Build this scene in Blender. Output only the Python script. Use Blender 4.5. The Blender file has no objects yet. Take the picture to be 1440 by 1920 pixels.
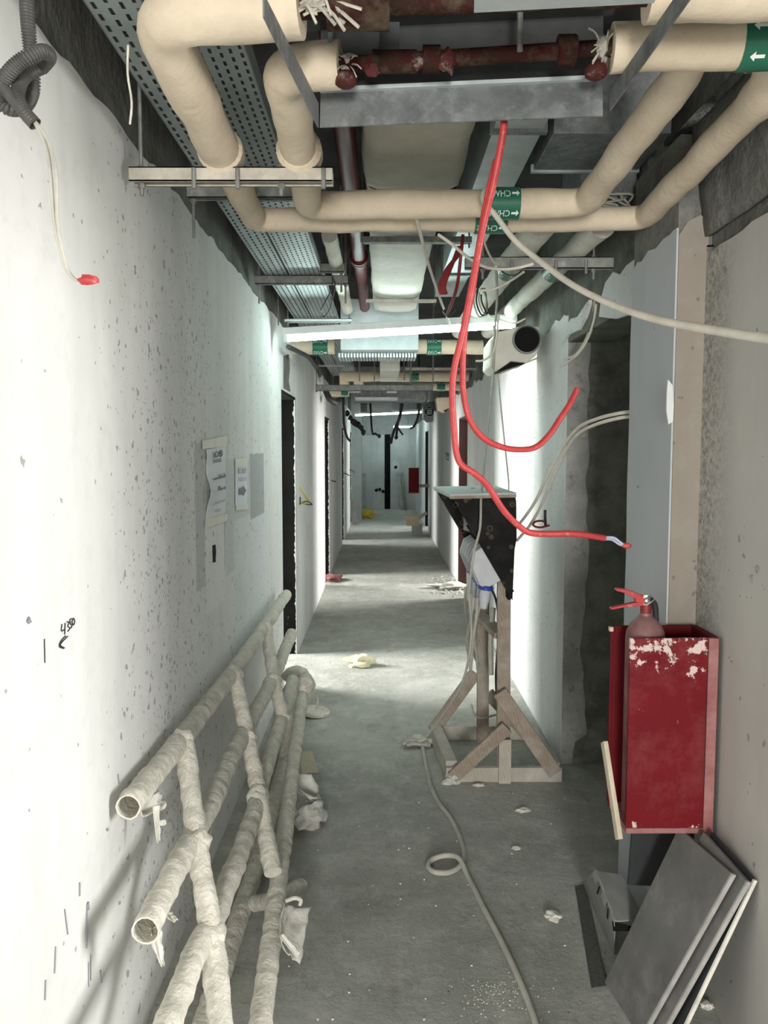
import bpy, bmesh, math, random
from mathutils import Vector, Matrix, noise
random.seed(7)
SC = bpy.context.scene
COL = SC.collection
# ------------------------------------------------------------------ camera
F = 1500.0; H = 1.65
PITCH = math.atan(117/1500); YAW = math.atan(5/1500)
cam_d = bpy.data.cameras.new('camera'); cam = bpy.data.objects.new('camera', cam_d); COL.objects.link(cam)
cam_d.sensor_fit = 'VERTICAL'; cam_d.sensor_height = 36.0; cam_d.lens = F/1920*36.0
cam_d.clip_start = 0.02; cam_d.clip_end = 200
cam.location = (0, 0, H); cam.rotation_euler = (math.pi/2-PITCH, 0, -YAW)
SC.camera = cam
# ------------------------------------------------------------------ world and light
world = bpy.data.worlds.new('overcast_sky'); SC.world = world; world.use_nodes = True
bg = world.node_tree.nodes['Background']; bg.inputs[0].default_value = (0.80, 0.90, 1.0, 1); bg.inputs[1].default_value = 1.2
vs = SC.view_settings
vs.view_transform = 'Standard'; vs.look = 'None'; vs.gamma = 1.0; vs.use_curve_mapping = False; vs.exposure = 0.9
def area(name, loc, target, sx, sy, power, col):
    l = bpy.data.lights.new(name, 'AREA'); l.shape = 'RECTANGLE'; l.size = sx; l.size_y = sy; l.energy = power; l.color = col
    o = bpy.data.objects.new(name, l); COL.objects.link(o); o.location = loc
    o.rotation_euler = (Vector(target)-Vector(loc)).to_track_quat('-Z', 'Z').to_euler()
    return o
DAY = (1.0, 0.97, 0.92)
COOL = (1.0, 0.985, 0.94)
area('window_daylight_near', (3.6, 1.15, 1.40), (-0.6, 1.25, 1.15), 1.3, 1.3, 110, DAY)
area('window_daylight_left_1', (-3.65, 6.35, 1.75), (0.9, 5.6, 0.2), 1.3, 1.4, 240, COOL)
area('window_daylight_right_1', (3.85, 9.8, 1.7), (-0.6, 9.2, 0.6), 1.3, 1.4, 150, COOL)
area('window_daylight_left_2', (-3.65, 10.2, 1.7), (0.9, 10.1, 0.6), 1.3, 1.4, 150, COOL)
area('window_daylight_left_3', (-3.65, 14.3, 1.7), (0.9, 14.3, 0.6), 1.3, 1.4, 85, COOL)
area('window_daylight_right_2', (3.85, 16.8, 1.7), (-0.6, 16.6, 0.6), 1.3, 1.4, 70, COOL)
area('fill_light_behind', (0.1, -4.6, 1.6), (0.1, 2.0, 1.9), 1.3, 1.6, 260, DAY)  # added fill from behind the camera to brighten the foreground, no known window
# ------------------------------------------------------------------ pixels to points
def ray(px, py):
    x = (px-720)/F; u = -(py-960)/F
    c, s = math.cos(PITCH), math.sin(PITCH)
    y = c+u*s; z = u*c-s
    cy, sy = math.cos(YAW), math.sin(YAW)
    return Vector((x*cy+y*sy, -x*sy+y*cy, z))
CAM = Vector((0, 0, H))
def ox(px, py, X): d = ray(px, py); return CAM+d*(X/d.x)
def oy(px, py, Y): d = ray(px, py); return CAM+d*(Y/d.y)
def oz(px, py, Z): d = ray(px, py); return CAM+d*((Z-H)/d.z)
def opl(px, py, p0, n):
    d = ray(px, py); n = Vector(n); return CAM+d*((Vector(p0)-CAM).dot(n)/d.dot(n))
# ------------------------------------------------------------------ mesh building
def lerp(a, b, t): return a+(b-a)*t
def catmull(pts, sub):
    pts = [Vector(p) for p in pts]
    if len(pts) < 3: return [pts[0].lerp(pts[-1], i/sub) for i in range(sub+1)]
    P = [2*pts[0]-pts[1]]+pts+[2*pts[-1]-pts[-2]]; out = []
    for i in range(1, len(P)-2):
        a, b, c, d = P[i-1], P[i], P[i+1], P[i+2]
        for k in range(sub):
            t = k/sub
            out.append(0.5*((2*b)+(c-a)*t+(2*a-5*b+4*c-d)*t*t+(3*b-a-3*c+d)*t*t*t))
    out.append(pts[-1]); return out
def fillet(pts, R, steps=7):
    pts = [Vector(p) for p in pts]; out = [pts[0]]
    for i in range(1, len(pts)-1):
        a, b, c = pts[i-1], pts[i], pts[i+1]
        d1 = (a-b); d2 = (c-b)
        r = min(R, d1.length*0.48, d2.length*0.48)
        p1 = b+d1.normalized()*r; p2 = b+d2.normalized()*r
        for k in range(steps+1):
            t = k/steps
            out.append((1-t)**2*p1+2*t*(1-t)*b+t*t*p2)
    out.append(pts[-1]); return out
def resample(pts, step):
    out = [pts[0]]
    for a, b in zip(pts[:-1], pts[1:]):
        n = max(1, int(math.ceil((b-a).length/step)))
        for k in range(1, n+1): out.append(a.lerp(b, k/n))
    return out
class MB:
    def __init__(s): s.v = []; s.f = []
    def quad(s, a, b, c, d):
        n = len(s.v); s.v += [Vector(p) for p in (a, b, c, d)]; s.f.append((n, n+1, n+2, n+3)); return s
    def box(s, lo, hi, M=None):
        n = len(s.v); x0, y0, z0 = lo; x1, y1, z1 = hi
        P = [Vector(p) for p in ((x0, y0, z0), (x1, y0, z0), (x1, y1, z0), (x0, y1, z0), (x0, y0, z1), (x1, y0, z1), (x1, y1, z1), (x0, y1, z1))]
        if M is not None: P = [M @ p for p in P]
        s.v += P
        s.f += [tuple(n+i for i in q) for q in ((0, 3, 2, 1), (4, 5, 6, 7), (0, 1, 5, 4), (1, 2, 6, 5), (2, 3, 7, 6), (3, 0, 4, 7))]
        return s
    def beam(s, a, b, w, h, up=(0, 0, 1)):
        a = Vector(a); b = Vector(b); d = (b-a).normalized(); u = Vector(up)
        side = d.cross(u)
        if side.length < 1e-4: side = d.cross(Vector((0, 1, 0)))
        side.normalize(); u = side.cross(d).normalized(); n = len(s.v)
        for p in (a, b):
            for sx, sz in ((-1, -1), (1, -1), (1, 1), (-1, 1)): s.v.append(p+side*(sx*w/2)+u*(sz*h/2))
        s.f += [tuple(n+i for i in q) for q in ((0, 1, 2, 3), (7, 6, 5, 4), (0, 4, 5, 1), (1, 5, 6, 2), (2, 6, 7, 3), (3, 7, 4, 0))]
        return s
    def prism(s, poly, off):
        poly = [Vector(p) for p in poly]; off = Vector(off); n = len(s.v); k = len(poly)
        s.v += poly+[p+off for p in poly]
        s.f.append(tuple(range(n, n+k))); s.f.append(tuple(range(n+2*k-1, n+k-1, -1)))
        for i in range(k): j = (i+1) % k; s.f.append((n+i, n+k+i, n+k+j, n+j))
        return s
    def tube(s, pts, r, n=10, caps=True, wob=0.0, wsc=8.0, seed=0.0, hollow=0.0):
        pts = [Vector(p) for p in pts]; m = len(pts)
        rr = r if callable(r) else (lambda t, i: r)
        t0 = (pts[1]-pts[0]).normalized()
        u = t0.cross(Vector((0, 0, 1)))
        if u.length < 0.05: u = t0.cross(Vector((1, 0, 0)))
        u.normalize(); base = len(s.v)
        for i, p in enumerate(pts):
            if i == 0: t = pts[1]-pts[0]
            elif i == m-1: t = pts[-1]-pts[-2]
            else: t = (pts[i+1]-p).normalized()+(p-pts[i-1]).normalized()
            t.normalize(); u = (u-t*u.dot(t))
            if u.length < 1e-5: u = t.orthogonal()
            u.normalize(); w = t.cross(u); R = rr(i/(m-1), i)
            for k in range(n):
                a = 2*math.pi*k/n; d = u*math.cos(a)+w*math.sin(a); q = p+d*R
                if wob: q = q+d*(wob*noise.noise(q*wsc+Vector((seed, 0, 0))))
                s.v.append(q)
        for i in range(m-1):
            for k in range(n):
                a = base+i*n+k; b = base+i*n+(k+1) % n; s.f.append((a, b, b+n, a+n))
        if caps:
            if hollow:
                t = (pts[1]-pts[0]).normalized(); c = len(s.v)
                for k in range(n):
                    q = s.v[base+k]; s.v.append(pts[0]+(q-pts[0])*(1-hollow))
                for k in range(n):
                    q = s.v[c+k]; s.v.append(q+t*0.12)
                for k in range(n):
                    k2 = (k+1) % n
                    s.f.append((base+k2, base+k, c+k, c+k2)); s.f.append((c+k2, c+k, c+n+k, c+n+k2))
                s.f.append(tuple(c+n+k for k in range(n))[::-1])
            else: s.f.append(tuple(base+k for k in range(n))[::-1])
            s.f.append(tuple(base+(m-1)*n+k for k in range(n)))
        return s
    def cyl(s, a, b, r, n=16, r2=None):
        r2 = r if r2 is None else r2
        return s.tube([a, b], lambda t, i: lerp(r, r2, t), n)
    def lathe(s, o, axis, prof, n=20):
        o = Vector(o); ax = Vector(axis).normalized(); u = ax.orthogonal().normalized(); w = ax.cross(u); base = len(s.v); m = len(prof)
        for h, r in prof:
            for k in range(n):
                a = 2*math.pi*k/n; s.v.append(o+ax*h+(u*math.cos(a)+w*math.sin(a))*max(r, 1e-4))
        for i in range(m-1):
            for k in range(n):
                a = base+i*n+k; b = base+i*n+(k+1) % n; s.f.append((a, b, b+n, a+n))
        s.f.append(tuple(base+k for k in range(n))[::-1]); s.f.append(tuple(base+(m-1)*n+k for k in range(n)))
        return s
    def sheet(s, grid):
        rows = len(grid); c = len(grid[0]); n = len(s.v)
        for r in grid: s.v += [Vector(p) for p in r]
        for i in range(rows-1):
            for j in range(c-1):
                a = n+i*c+j; s.f.append((a, a+1, a+c+1, a+c))
        return s
    def chunk(s, c, size, seed, n=2, amp=0.45):
        bm = bmesh.new(); bmesh.ops.create_icosphere(bm, subdivisions=n, radius=1)
        b = len(s.v); c = Vector(c)
        for v in bm.verts:
            p = v.co.copy(); k = 1+amp*noise.noise(p*1.7+Vector((seed*3.1, seed, 0)))+amp*0.5*noise.noise(p*4+Vector((seed, 5, 0)))
            q = Vector((p.x*size[0]*k, p.y*size[1]*k, p.z*size[2]*k)); s.v.append(c+q)
        for f in bm.faces: s.f.append(tuple(b+v.index for v in f.verts))
        bm.free(); return s
    def build(s, name, m, parent=None, smooth=False, bevel=0.0, origin=True, bseg=2, thick=0.0, angle=40):
        me = bpy.data.meshes.new(name)
        o = bpy.data.objects.new(name, me); COL.objects.link(o)
        if parent is not None:
            w = Vector((0, 0, 0)); q = parent
            while q is not None: w += Vector(q.location); q = q.parent
            o.parent = parent
        elif origin:
            xs = [v.x for v in s.v]; ys = [v.y for v in s.v]; zs = [v.z for v in s.v]
            w = Vector(((min(xs)+max(xs))/2, (min(ys)+max(ys))/2, min(zs))); o.location = w
        else: w = Vector((0, 0, 0))
        me.from_pydata([tuple(v-w) for v in s.v], [], s.f)
        bm = bmesh.new(); bm.from_mesh(me); bmesh.ops.recalc_face_normals(bm, faces=bm.faces); bm.to_mesh(me); bm.free()
        me.materials.append(MAT[m] if isinstance(m, str) else m)
        if smooth:
            for p in me.polygons: p.use_smooth = True
            try: me.set_sharp_from_angle(angle=math.radians(angle))
            except Exception: pass
        if thick:
            md = o.modifiers.new('thickness', 'SOLIDIFY'); md.thickness = thick; md.offset = 0
        if bevel:
            md = o.modifiers.new('bevel', 'BEVEL'); md.width = bevel; md.segments = bseg; md.limit_method = 'ANGLE'; md.angle_limit = math.radians(40)
        return o
def tag(o, label, cat, group=None):
    o['label'] = label; o['category'] = cat
    if group: o['group'] = group
    return o
def thing(name, label, cat, loc, group=None):
    o = bpy.data.objects.new(name, None); COL.objects.link(o); o.location = loc; o.empty_display_size = 0.1
    return tag(o, label, cat, group)
def struct(o): o['kind'] = 'structure'; return o
_tc = {}
def text_geo(txt, size=1.0):
    """flat outline of a text: verts (x,y) and faces, baseline at 0"""
    if txt in _tc: V, Fc = _tc[txt]
    else:
        cu = bpy.data.curves.new('t', 'FONT'); cu.body = txt; cu.size = 1.0; cu.resolution_u = 2
        ob = bpy.data.objects.new('t', cu); COL.objects.link(ob)
        dg = bpy.context.evaluated_depsgraph_get()
        me = bpy.data.meshes.new_from_object(ob.evaluated_get(dg))
        V = [(v.co.x, v.co.y) for v in me.vertices]; Fc = [tuple(p.vertices) for p in me.polygons]
        bpy.data.objects.remove(ob); bpy.data.curves.remove(cu); bpy.data.meshes.remove(me)
        _tc[txt] = (V, Fc)
    return [(x*size, y*size) for x, y in V], Fc
def text_w(txt, size): V, _ = text_geo(txt, size); return max(v[0] for v in V)
def put_text(mb, txt, size, fn):
    V, Fc = text_geo(txt, size); n = len(mb.v)
    mb.v += [fn(x, y) for x, y in V]; mb.f += [tuple(n+i for i in f) for f in Fc]
ARROW = [(0, .5), (.45, .95), (.45, .66), (1.25, .66), (1.25, .34), (.45, .34), (.45, .05)]
def put_poly(mb, poly, fn):
    n = len(mb.v); mb.v += [fn(x, y) for x, y in poly]; mb.f.append(tuple(range(n, n+len(poly))))
# ------------------------------------------------------------------ materials
MAT = {}
def nodes(name):
    m = bpy.data.materials.new(name); m.use_nodes = True; MAT[name] = m
    nt = m.node_tree; b = nt.nodes['Principled BSDF']; return m, nt, b
def N(nt, t, **kw):
    n = nt.nodes.new(t)
    for k, v in kw.items():
        if k.startswith('_'): setattr(n, k[1:], v)
        else: n.inputs[k.replace('__', ' ')].default_value = v
    return n
def noise_n(nt, scale, detail=4, rough=0.6, vec=None, sc3=None):
    t = N(nt, 'ShaderNodeTexCoord')
    src = t.outputs['Object'] if vec is None else vec
    if sc3:
        mp = N(nt, 'ShaderNodeMapping'); mp.inputs['Scale'].default_value = sc3; nt.links.new(src, mp.inputs['Vector']); src = mp.outputs['Vector']
    n = N(nt, 'ShaderNodeTexNoise', Scale=scale, Detail=detail, Roughness=rough); nt.links.new(src, n.inputs['Vector']); return n
def ramp(nt, src, a, b, c1=(0, 0, 0, 1), c2=(1, 1, 1, 1)):
    r = N(nt, 'ShaderNodeValToRGB'); e = r.color_ramp.elements
    e[0].position = a; e[1].position = b; e[0].color = c1; e[1].color = c2
    nt.links.new(src, r.inputs[0]); return r.outputs[0]
def mix(nt, fac, a, b, mode='MIX'):
    m = N(nt, 'ShaderNodeMix', _data_type='RGBA', _blend_type=mode)
    for i, x in ((0, fac), (6, a), (7, b)):
        if isinstance(x, (int, float)): m.inputs[i].default_value = x
        elif isinstance(x, (tuple, list)): m.inputs[i].default_value = tuple(x)+((1,) if len(x) == 3 else ())
        else: nt.links.new(x, m.inputs[i])
    return m.outputs[2]
def math_n(nt, op, a, b=0.0, c=None):
    m = N(nt, 'ShaderNodeMath', _operation=op)
    for i, x in enumerate((a, b, c)):
        if x is None: continue
        if isinstance(x, (int, float)): m.inputs[i].default_value = x
        else: nt.links.new(x, m.inputs[i])
    return m.outputs[0]
def bump(nt, b, src, strength, dist=0.01):
    n = N(nt, 'ShaderNodeBump', Strength=strength, Distance=dist); nt.links.new(src, n.inputs['Height']); nt.links.new(n.outputs[0], b.inputs['Normal'])
def simple(name, c1, c2=None, scale=6.0, rough=0.7, metal=0.0, bmp=0.0, bs=40.0, spec=0.4, sc3=None, lo=.35, hi=.65, dust=None, bdist=0.01):
    m, nt, b = nodes(name)
    b.inputs['Roughness'].default_value = rough; b.inputs['Metallic'].default_value = metal
    b.inputs['Specular IOR Level'].default_value = spec
    col = None
    if c2 is None: b.inputs['Base Color'].default_value = tuple(c1)+(1,)
    else:
        n = noise_n(nt, scale, 5, .65, sc3=sc3); col = mix(nt, ramp(nt, n.outputs[0], lo, hi), c1, c2)
        if dust:
            n2 = noise_n(nt, dust[1], 6, .7); col = mix(nt, ramp(nt, n2.outputs[0], dust[2], dust[3]), col, dust[0])
        nt.links.new(col, b.inputs['Base Color'])
    if bmp:
        n = noise_n(nt, bs, 5, .6); bump(nt, b, n.outputs[0], bmp, bdist)
    return m
def emit(name, c, s):
    m, nt, b = nodes(name); b.inputs['Base Color'].default_value = tuple(c)+(1,); b.inputs['Emission Color'].default_value = tuple(c)+(1,); b.inputs['Emission Strength'].default_value = s
def spots(nt, scale, thr, gate, vec=None, sc3=None, rnd=1.0):
    """irregular dark pits: 1 where a pit is"""
    t = N(nt, 'ShaderNodeTexCoord'); src = t.outputs['Object'] if vec is None else vec
    mp = N(nt, 'ShaderNodeMapping'); mp.inputs['Scale'].default_value = sc3 or (1, 1, 1); nt.links.new(src, mp.inputs['Vector'])
    nn = N(nt, 'ShaderNodeTexNoise', Scale=scale*1.7, Detail=2); nt.links.new(mp.outputs[0], nn.inputs['Vector'])
    mx = N(nt, 'ShaderNodeMix', _data_type='VECTOR'); mx.inputs[0].default_value = 0.05/ (scale/20)
    nt.links.new(mp.outputs[0], mx.inputs[4]); nt.links.new(nn.outputs['Color'], mx.inputs[5])
    v = N(nt, 'ShaderNodeTexVoronoi', Scale=scale, Randomness=rnd); nt.links.new(mx.outputs[1], v.inputs['Vector'])
    sep = N(nt, 'ShaderNodeSeparateColor'); nt.links.new(v.outputs['Color'], sep.inputs[0])
    r = math_n(nt, 'MULTIPLY', sep.outputs[1], thr)
    inside = math_n(nt, 'LESS_THAN', v.outputs['Distance'], r)
    g = math_n(nt, 'LESS_THAN', sep.outputs[0], gate) if isinstance(gate, (int, float)) else math_n(nt, 'LESS_THAN', sep.outputs[0], gate)
    return math_n(nt, 'MULTIPLY', inside, g)
def rect_mask(nt, sep, a0, a1, b0, b1, wob, nsc=25.0):
    """soft-edged rectangle in wall coordinates: Y between a0,a1 and Z between b0,b1"""
    n = noise_n(nt, nsc, 3).outputs[0]; w = math_n(nt, 'MULTIPLY', math_n(nt, 'SUBTRACT', n, .5), wob)
    yy = math_n(nt, 'ADD', sep.outputs[1], w); zz = math_n(nt, 'ADD', sep.outputs[2], w); out = None
    for s_, lo, hi in ((yy, a0, a1), (zz, b0, b1)):
        k = math_n(nt, 'MULTIPLY', math_n(nt, 'GREATER_THAN', s_, lo), math_n(nt, 'LESS_THAN', s_, hi))
        out = k if out is None else math_n(nt, 'MULTIPLY', out, k)
    return out
LX = -0.68; RX = 0.945
def wall_paint(name, base, base2, dens, patches=(), smear=None, dark=(0.10, 0.10, 0.09)):
    m, nt, b = nodes(name); b.inputs['Roughness'].default_value = .82; b.inputs['Specular IOR Level'].default_value = .25
    t = N(nt, 'ShaderNodeTexCoord'); sep = N(nt, 'ShaderNodeSeparateXYZ'); nt.links.new(t.outputs['Object'], sep.inputs[0])
    n = noise_n(nt, 1.6, 6, .6); col = mix(nt, ramp(nt, n.outputs[0], .3, .7), base, base2)
    n3 = noise_n(nt, 3.0, 4, .6, sc3=(1, 1, .16)); col = mix(nt, ramp(nt, n3.outputs[0], .45, .8), col, tuple(c*.86 for c in base2))
    for (p0, p1, q0, q1, c, wob) in patches:
        col = mix(nt, rect_mask(nt, sep, p0, p1, q0, q1, wob), col, c)
    n4 = noise_n(nt, 14, 5, .7); col = mix(nt, math_n(nt, 'MULTIPLY', ramp(nt, n4.outputs[0], .5, .75), .22), col, (.42, .42, .40))
    # pits: dense where the render coat is poor
    mr = N(nt, 'ShaderNodeMapRange', _interpolation_type='SMOOTHSTEP'); nt.links.new(sep.outputs[1], mr.inputs[0])
    if dens == 'left':
        for i, v in enumerate((1.9, 2.6, 0.0, .85)): mr.inputs[i+1].default_value = v
        m2 = N(nt, 'ShaderNodeMapRange', _interpolation_type='SMOOTHSTEP'); nt.links.new(sep.outputs[1], m2.inputs[0])
        for i, v in enumerate((2.8, 3.3, 1.0, .10)): m2.inputs[i+1].default_value = v
        gate = math_n(nt, 'MULTIPLY', mr.outputs[0], m2.outputs[0])
        mz = N(nt, 'ShaderNodeMapRange', _interpolation_type='SMOOTHSTEP'); nt.links.new(sep.outputs[2], mz.inputs[0])
        for i, v in enumerate((2.0, 2.4, 1.0, .25)): mz.inputs[i+1].default_value = v
        gate = math_n(nt, 'MULTIPLY', gate, mz.outputs[0])
        nb = noise_n(nt, 2.2, 3); gate = math_n(nt, 'MULTIPLY', gate, ramp(nt, nb.outputs[0], .25, .6))
        gate = math_n(nt, 'ADD', gate, .008)
    else: gate = dens
    s1 = spots(nt, 34, .36, gate, sc3=(1, 1, .95)); s2 = spots(nt, 80, .50, gate, sc3=(1, 1, .95))
    pit = math_n(nt, 'MAXIMUM', s1, s2)
    col = mix(nt, math_n(nt, 'MULTIPLY', pit, .55), col, dark)
    if smear:
        y0, y1, c = smear
        ms = N(nt, 'ShaderNodeMapRange', _interpolation_type='SMOOTHSTEP'); nt.links.new(sep.outputs[1], ms.inputs[0])
        for i, v in enumerate((y0, y1, 0.0, 1.0)): ms.inputs[i+1].default_value = v
        ns = noise_n(nt, 60, 6, .8); k = math_n(nt, 'MULTIPLY', ms.outputs[0], ramp(nt, ns.outputs[0], .42, .62)); col = mix(nt, k, col, c)
    nt.links.new(col, b.inputs['Base Color'])
    h = math_n(nt, 'ADD', math_n(nt, 'MULTIPLY', pit, -1.0), math_n(nt, 'MULTIPLY', noise_n(nt, 22, 5, .6).outputs[0], .5)); bump(nt, b, h, .35, .004)
# putty patches on the left wall, measured on the wall itself
def yz(px, py, X=LX): p = ox(px, py, X); return p.y, p.z
def patch(x0, y0, x1, y1, c, wob=.03):
    a = yz(x0, (y0+y1)/2); b = yz(x1, (y0+y1)/2); z1 = (yz(x0, y0)[1]+yz(x1, y0)[1])/2; z0 = (yz(x0, y1)[1]+yz(x1, y1)[1])/2
    return (a[0], b[0], z0, z1, c, wob)
WP = (.80, .80, .78); WP2 = (.70, .71, .69)
wall_paint('plaster_left', WP, WP2, 'left', [
    patch(366, 830, 422, 1090, (.56, .57, .57), .05), patch(384, 860, 420, 1140, (.80, .80, .77), .04),
    patch(424, 860, 470, 1060, (.62, .64, .64), .07), patch(440, 960, 500, 1200, (.70, .73, .73), .06),
    patch(469, 850, 495, 968, (.42, .43, .43), .035)])
wall_paint('plaster_right', (.78, .79, .78), (.68, .70, .70), .05)
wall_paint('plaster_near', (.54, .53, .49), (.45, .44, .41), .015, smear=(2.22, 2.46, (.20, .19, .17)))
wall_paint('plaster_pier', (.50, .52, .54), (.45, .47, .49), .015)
wall_paint('plaster_warm_lit', (.31, .275, .235), (.265, .235, .20), .02)  # pier front: warm light from behind the camera put into the plaster colour
wall_paint('plaster_end', (.50, .51, .51), (.38, .39, .39), .1)
simple('concrete_raw', (.20, .20, .18), (.11, .11, .10), 5, .95, bmp=.6, bs=30, dust=((.30, .29, .27), 9, .55, .8), bdist=.02)
simple('render_grey', (.40, .40, .38), (.27, .275, .26), 8, .95, bmp=.6, bs=40, dust=((.16, .16, .14), 14, .56, .72), bdist=.012)
simple('concrete_dark', (.10, .10, .10), (.06, .06, .06), 4, .95, bmp=.3, bs=25)
simple('concrete_niche', (.19, .20, .17), (.10, .105, .09), 7, .95, bmp=.5, bs=35, dust=((.36, .36, .33), 3.2, .58, .8), bdist=.015)
def floor_mat():
    m, nt, b = nodes('concrete_floor'); b.inputs['Roughness'].default_value = .85; b.inputs['Specular IOR Level'].default_value = .25
    a = noise_n(nt, 1.5, 8, .68); c = mix(nt, ramp(nt, a.outputs[0], .38, .62), (.45, .46, .41), (.62, .625, .57))
    d = noise_n(nt, 6.5, 9, .75); c = mix(nt, math_n(nt, 'MULTIPLY', ramp(nt, d.outputs[0], .48, .66), .7), c, (.76, .755, .70))
    e = noise_n(nt, 4.2, 9, .78, sc3=(1.3, .8, 1)); c = mix(nt, math_n(nt, 'MULTIPLY', ramp(nt, e.outputs[0], .54, .70), .75), c, (.31, .31, .275))
    g = noise_n(nt, 40, 6, .8); c = mix(nt, math_n(nt, 'MULTIPLY', ramp(nt, g.outputs[0], .5, .75), .35), c, (.30, .30, .27))
    s1 = spots(nt, 26, .16, .22); s2 = spots(nt, 9, .10, .25); c = mix(nt, math_n(nt, 'MULTIPLY', math_n(nt, 'MAXIMUM', s1, s2), .75), c, (.82, .82, .78))
    s3 = spots(nt, 33, .18, .16); c = mix(nt, math_n(nt, 'MULTIPLY', s3, .6), c, (.12, .12, .11))
    nt.links.new(c, b.inputs['Base Color'])
    h = math_n(nt, 'ADD', noise_n(nt, 24, 9, .75).outputs[0], math_n(nt, 'MULTIPLY', noise_n(nt, 5, 5).outputs[0], .8)); bump(nt, b, h, .9, .03)
floor_mat()
simple('insulation', (.72, .62, .48), (.63, .53, .40), 7, .85, bmp=.35, bs=28, dust=((.50, .44, .36), 11, .6, .82))
simple('insulation_pale', (.76, .74, .66), (.62, .60, .53), 6, .85, bmp=.3, bs=28)
simple('gauze', (.70, .67, .58), (.54, .52, .45), 12, .95, bmp=.6, bs=60, sc3=(1, 1, 1), dust=((.82, .79, .70), 30, .5, .72), bdist=.014)
simple('gauze_flap', (.68, .67, .61), (.52, .51, .46), 14, .92, bmp=.6, bs=60)
simple('galvanised', (.24, .255, .26), (.14, .15, .155), 16, .6, .45, dust=((.36, .37, .36), 30, .5, .8), bmp=.08, bs=60)
simple('galvanised_pale', (.56, .61, .62), (.44, .49, .50), 9, .5, .35, bmp=.08, bs=40)
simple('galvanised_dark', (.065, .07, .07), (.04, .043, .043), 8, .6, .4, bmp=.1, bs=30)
simple('tray_metal', (.40, .45, .455), (.31, .35, .355), 5, .5, .4)
simple('strut_metal', (.30, .31, .29), (.20, .205, .195), 20, .7, .35, dust=((.48, .46, .42), 16, .55, .75))
simple('strut_dusty', (.60, .56, .48), (.42, .39, .34), 20, .8, .1, bmp=.2)
simple('rod_metal', (.34, .34, .33), (.22, .22, .21), 30, .55, .6)
simple('pipe_red', (.13, .010, .014), (.08, .010, .012), 10, .42, bmp=.05, spec=.15)
simple('pipe_red_rust', (.048, .007, .009), (.028, .017, .012), 14, .8, spec=.1, bmp=.6, bs=60, dust=((.09, .07, .048), 16, .5, .72))
simple('wrap_white', (.76, .75, .69), (.66, .65, .59), 5, .8, bmp=.35, bs=14, bdist=.02)
simple('wrap_beige', (.50, .48, .40), (.40, .385, .32), 5, .85, bmp=.3, bs=14, bdist=.02)
simple('label_green', (.02, .16, .095), (.015, .12, .075), 10, .45)
simple('label_white', (.85, .87, .84)); simple('print_dark', (.04, .04, .045), rough=.8); simple('print_mid', (.22, .23, .25), rough=.8)
simple('paper', (.80, .82, .86), (.74, .76, .80), 8, .8); simple('tape', (.82, .80, .70), (.76, .74, .64), 10, .6)
simple('white_metal', (.72, .77, .77), (.64, .69, .69), 5, .4)
simple('cable_red', (.47, .048, .05), (.36, .036, .038), 40, .45, dust=((.56, .24, .22), 60, .58, .75))
simple('cable_red_dark', (.22, .018, .02), (.15, .015, .016), 20, .5)
simple('cap_rust', (.10, .018, .018), (.06, .02, .016), 20, .7, spec=.2, dust=((.26, .22, .19), 40, .55, .7))
simple('cable_white', (.74, .70, .61), (.62, .58, .50), 15, .6); simple('cable_grey', (.50, .49, .43), (.40, .39, .34), 20, .75)
simple('cable_black', (.02, .02, .022), (.035, .035, .037), 20, .5)
simple('conduit', (.055, .055, .05), (.09, .088, .08), 30, .5)
simple('socket_shade', (.42, .44, .46), (.35, .37, .39), 12, .6); simple('wire_blue', (.40, .43, .55)); simple('socket_grey', (.60, .62, .65), (.50, .52, .55), 12, .6); simple('socket_blue', (.03, .07, .34), rough=.45)
simple('paint_red', (.13, .007, .011), (.09, .005, .008), 6, .6, spec=.12)
def chipped():
    m, nt, b = nodes('paint_red_chipped'); b.inputs['Roughness'].default_value = .6; b.inputs['Specular IOR Level'].default_value = .12
    t = N(nt, 'ShaderNodeTexCoord'); sep = N(nt, 'ShaderNodeSeparateXYZ'); nt.links.new(t.outputs['Object'], sep.inputs[0])
    a = noise_n(nt, 7, 6, .7); c = mix(nt, ramp(nt, a.outputs[0], .35, .7), (.155, .008, .012), (.115, .0065, .010))
    d = noise_n(nt, 4, 7, .75); c = mix(nt, math_n(nt, 'MULTIPLY', ramp(nt, d.outputs[0], .46, .70), .5), c, (.26, .075, .075))
    mr = N(nt, 'ShaderNodeMapRange'); nt.links.new(sep.outputs[2], mr.inputs[0])
    for i, v in enumerate((.40, .545, 0.0, .16)): mr.inputs[i+1].default_value = v
    m2 = N(nt, 'ShaderNodeMapRange'); nt.links.new(sep.outputs[2], m2.inputs[0])
    for i, v in enumerate((.10, .0, 0.0, .10)): m2.inputs[i+1].default_value = v
    n = noise_n(nt, 26, 6, .68); k = math_n(nt, 'ADD', math_n(nt, 'ADD', n.outputs[0], mr.outputs[0]), m2.outputs[0])
    c = mix(nt, ramp(nt, k, .675, .70), c, (.60, .48, .46))
    n2 = noise_n(nt, 21, 5, .6); k2 = math_n(nt, 'ADD', n2.outputs[0], math_n(nt, 'MULTIPLY', mr.outputs[0], .7)); c = mix(nt, ramp(nt, k2, .735, .75), c, (.09, .075, .06))
    nt.links.new(c, b.inputs['Base Color'])
chipped()
simple('wood_pink', (.34, .16, .155), (.24, .085, .088), 14, .8); simple('wood_raw', (.62, .54, .42), (.50, .42, .32), 9, .8, sc3=(6, 6, 1))
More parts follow.
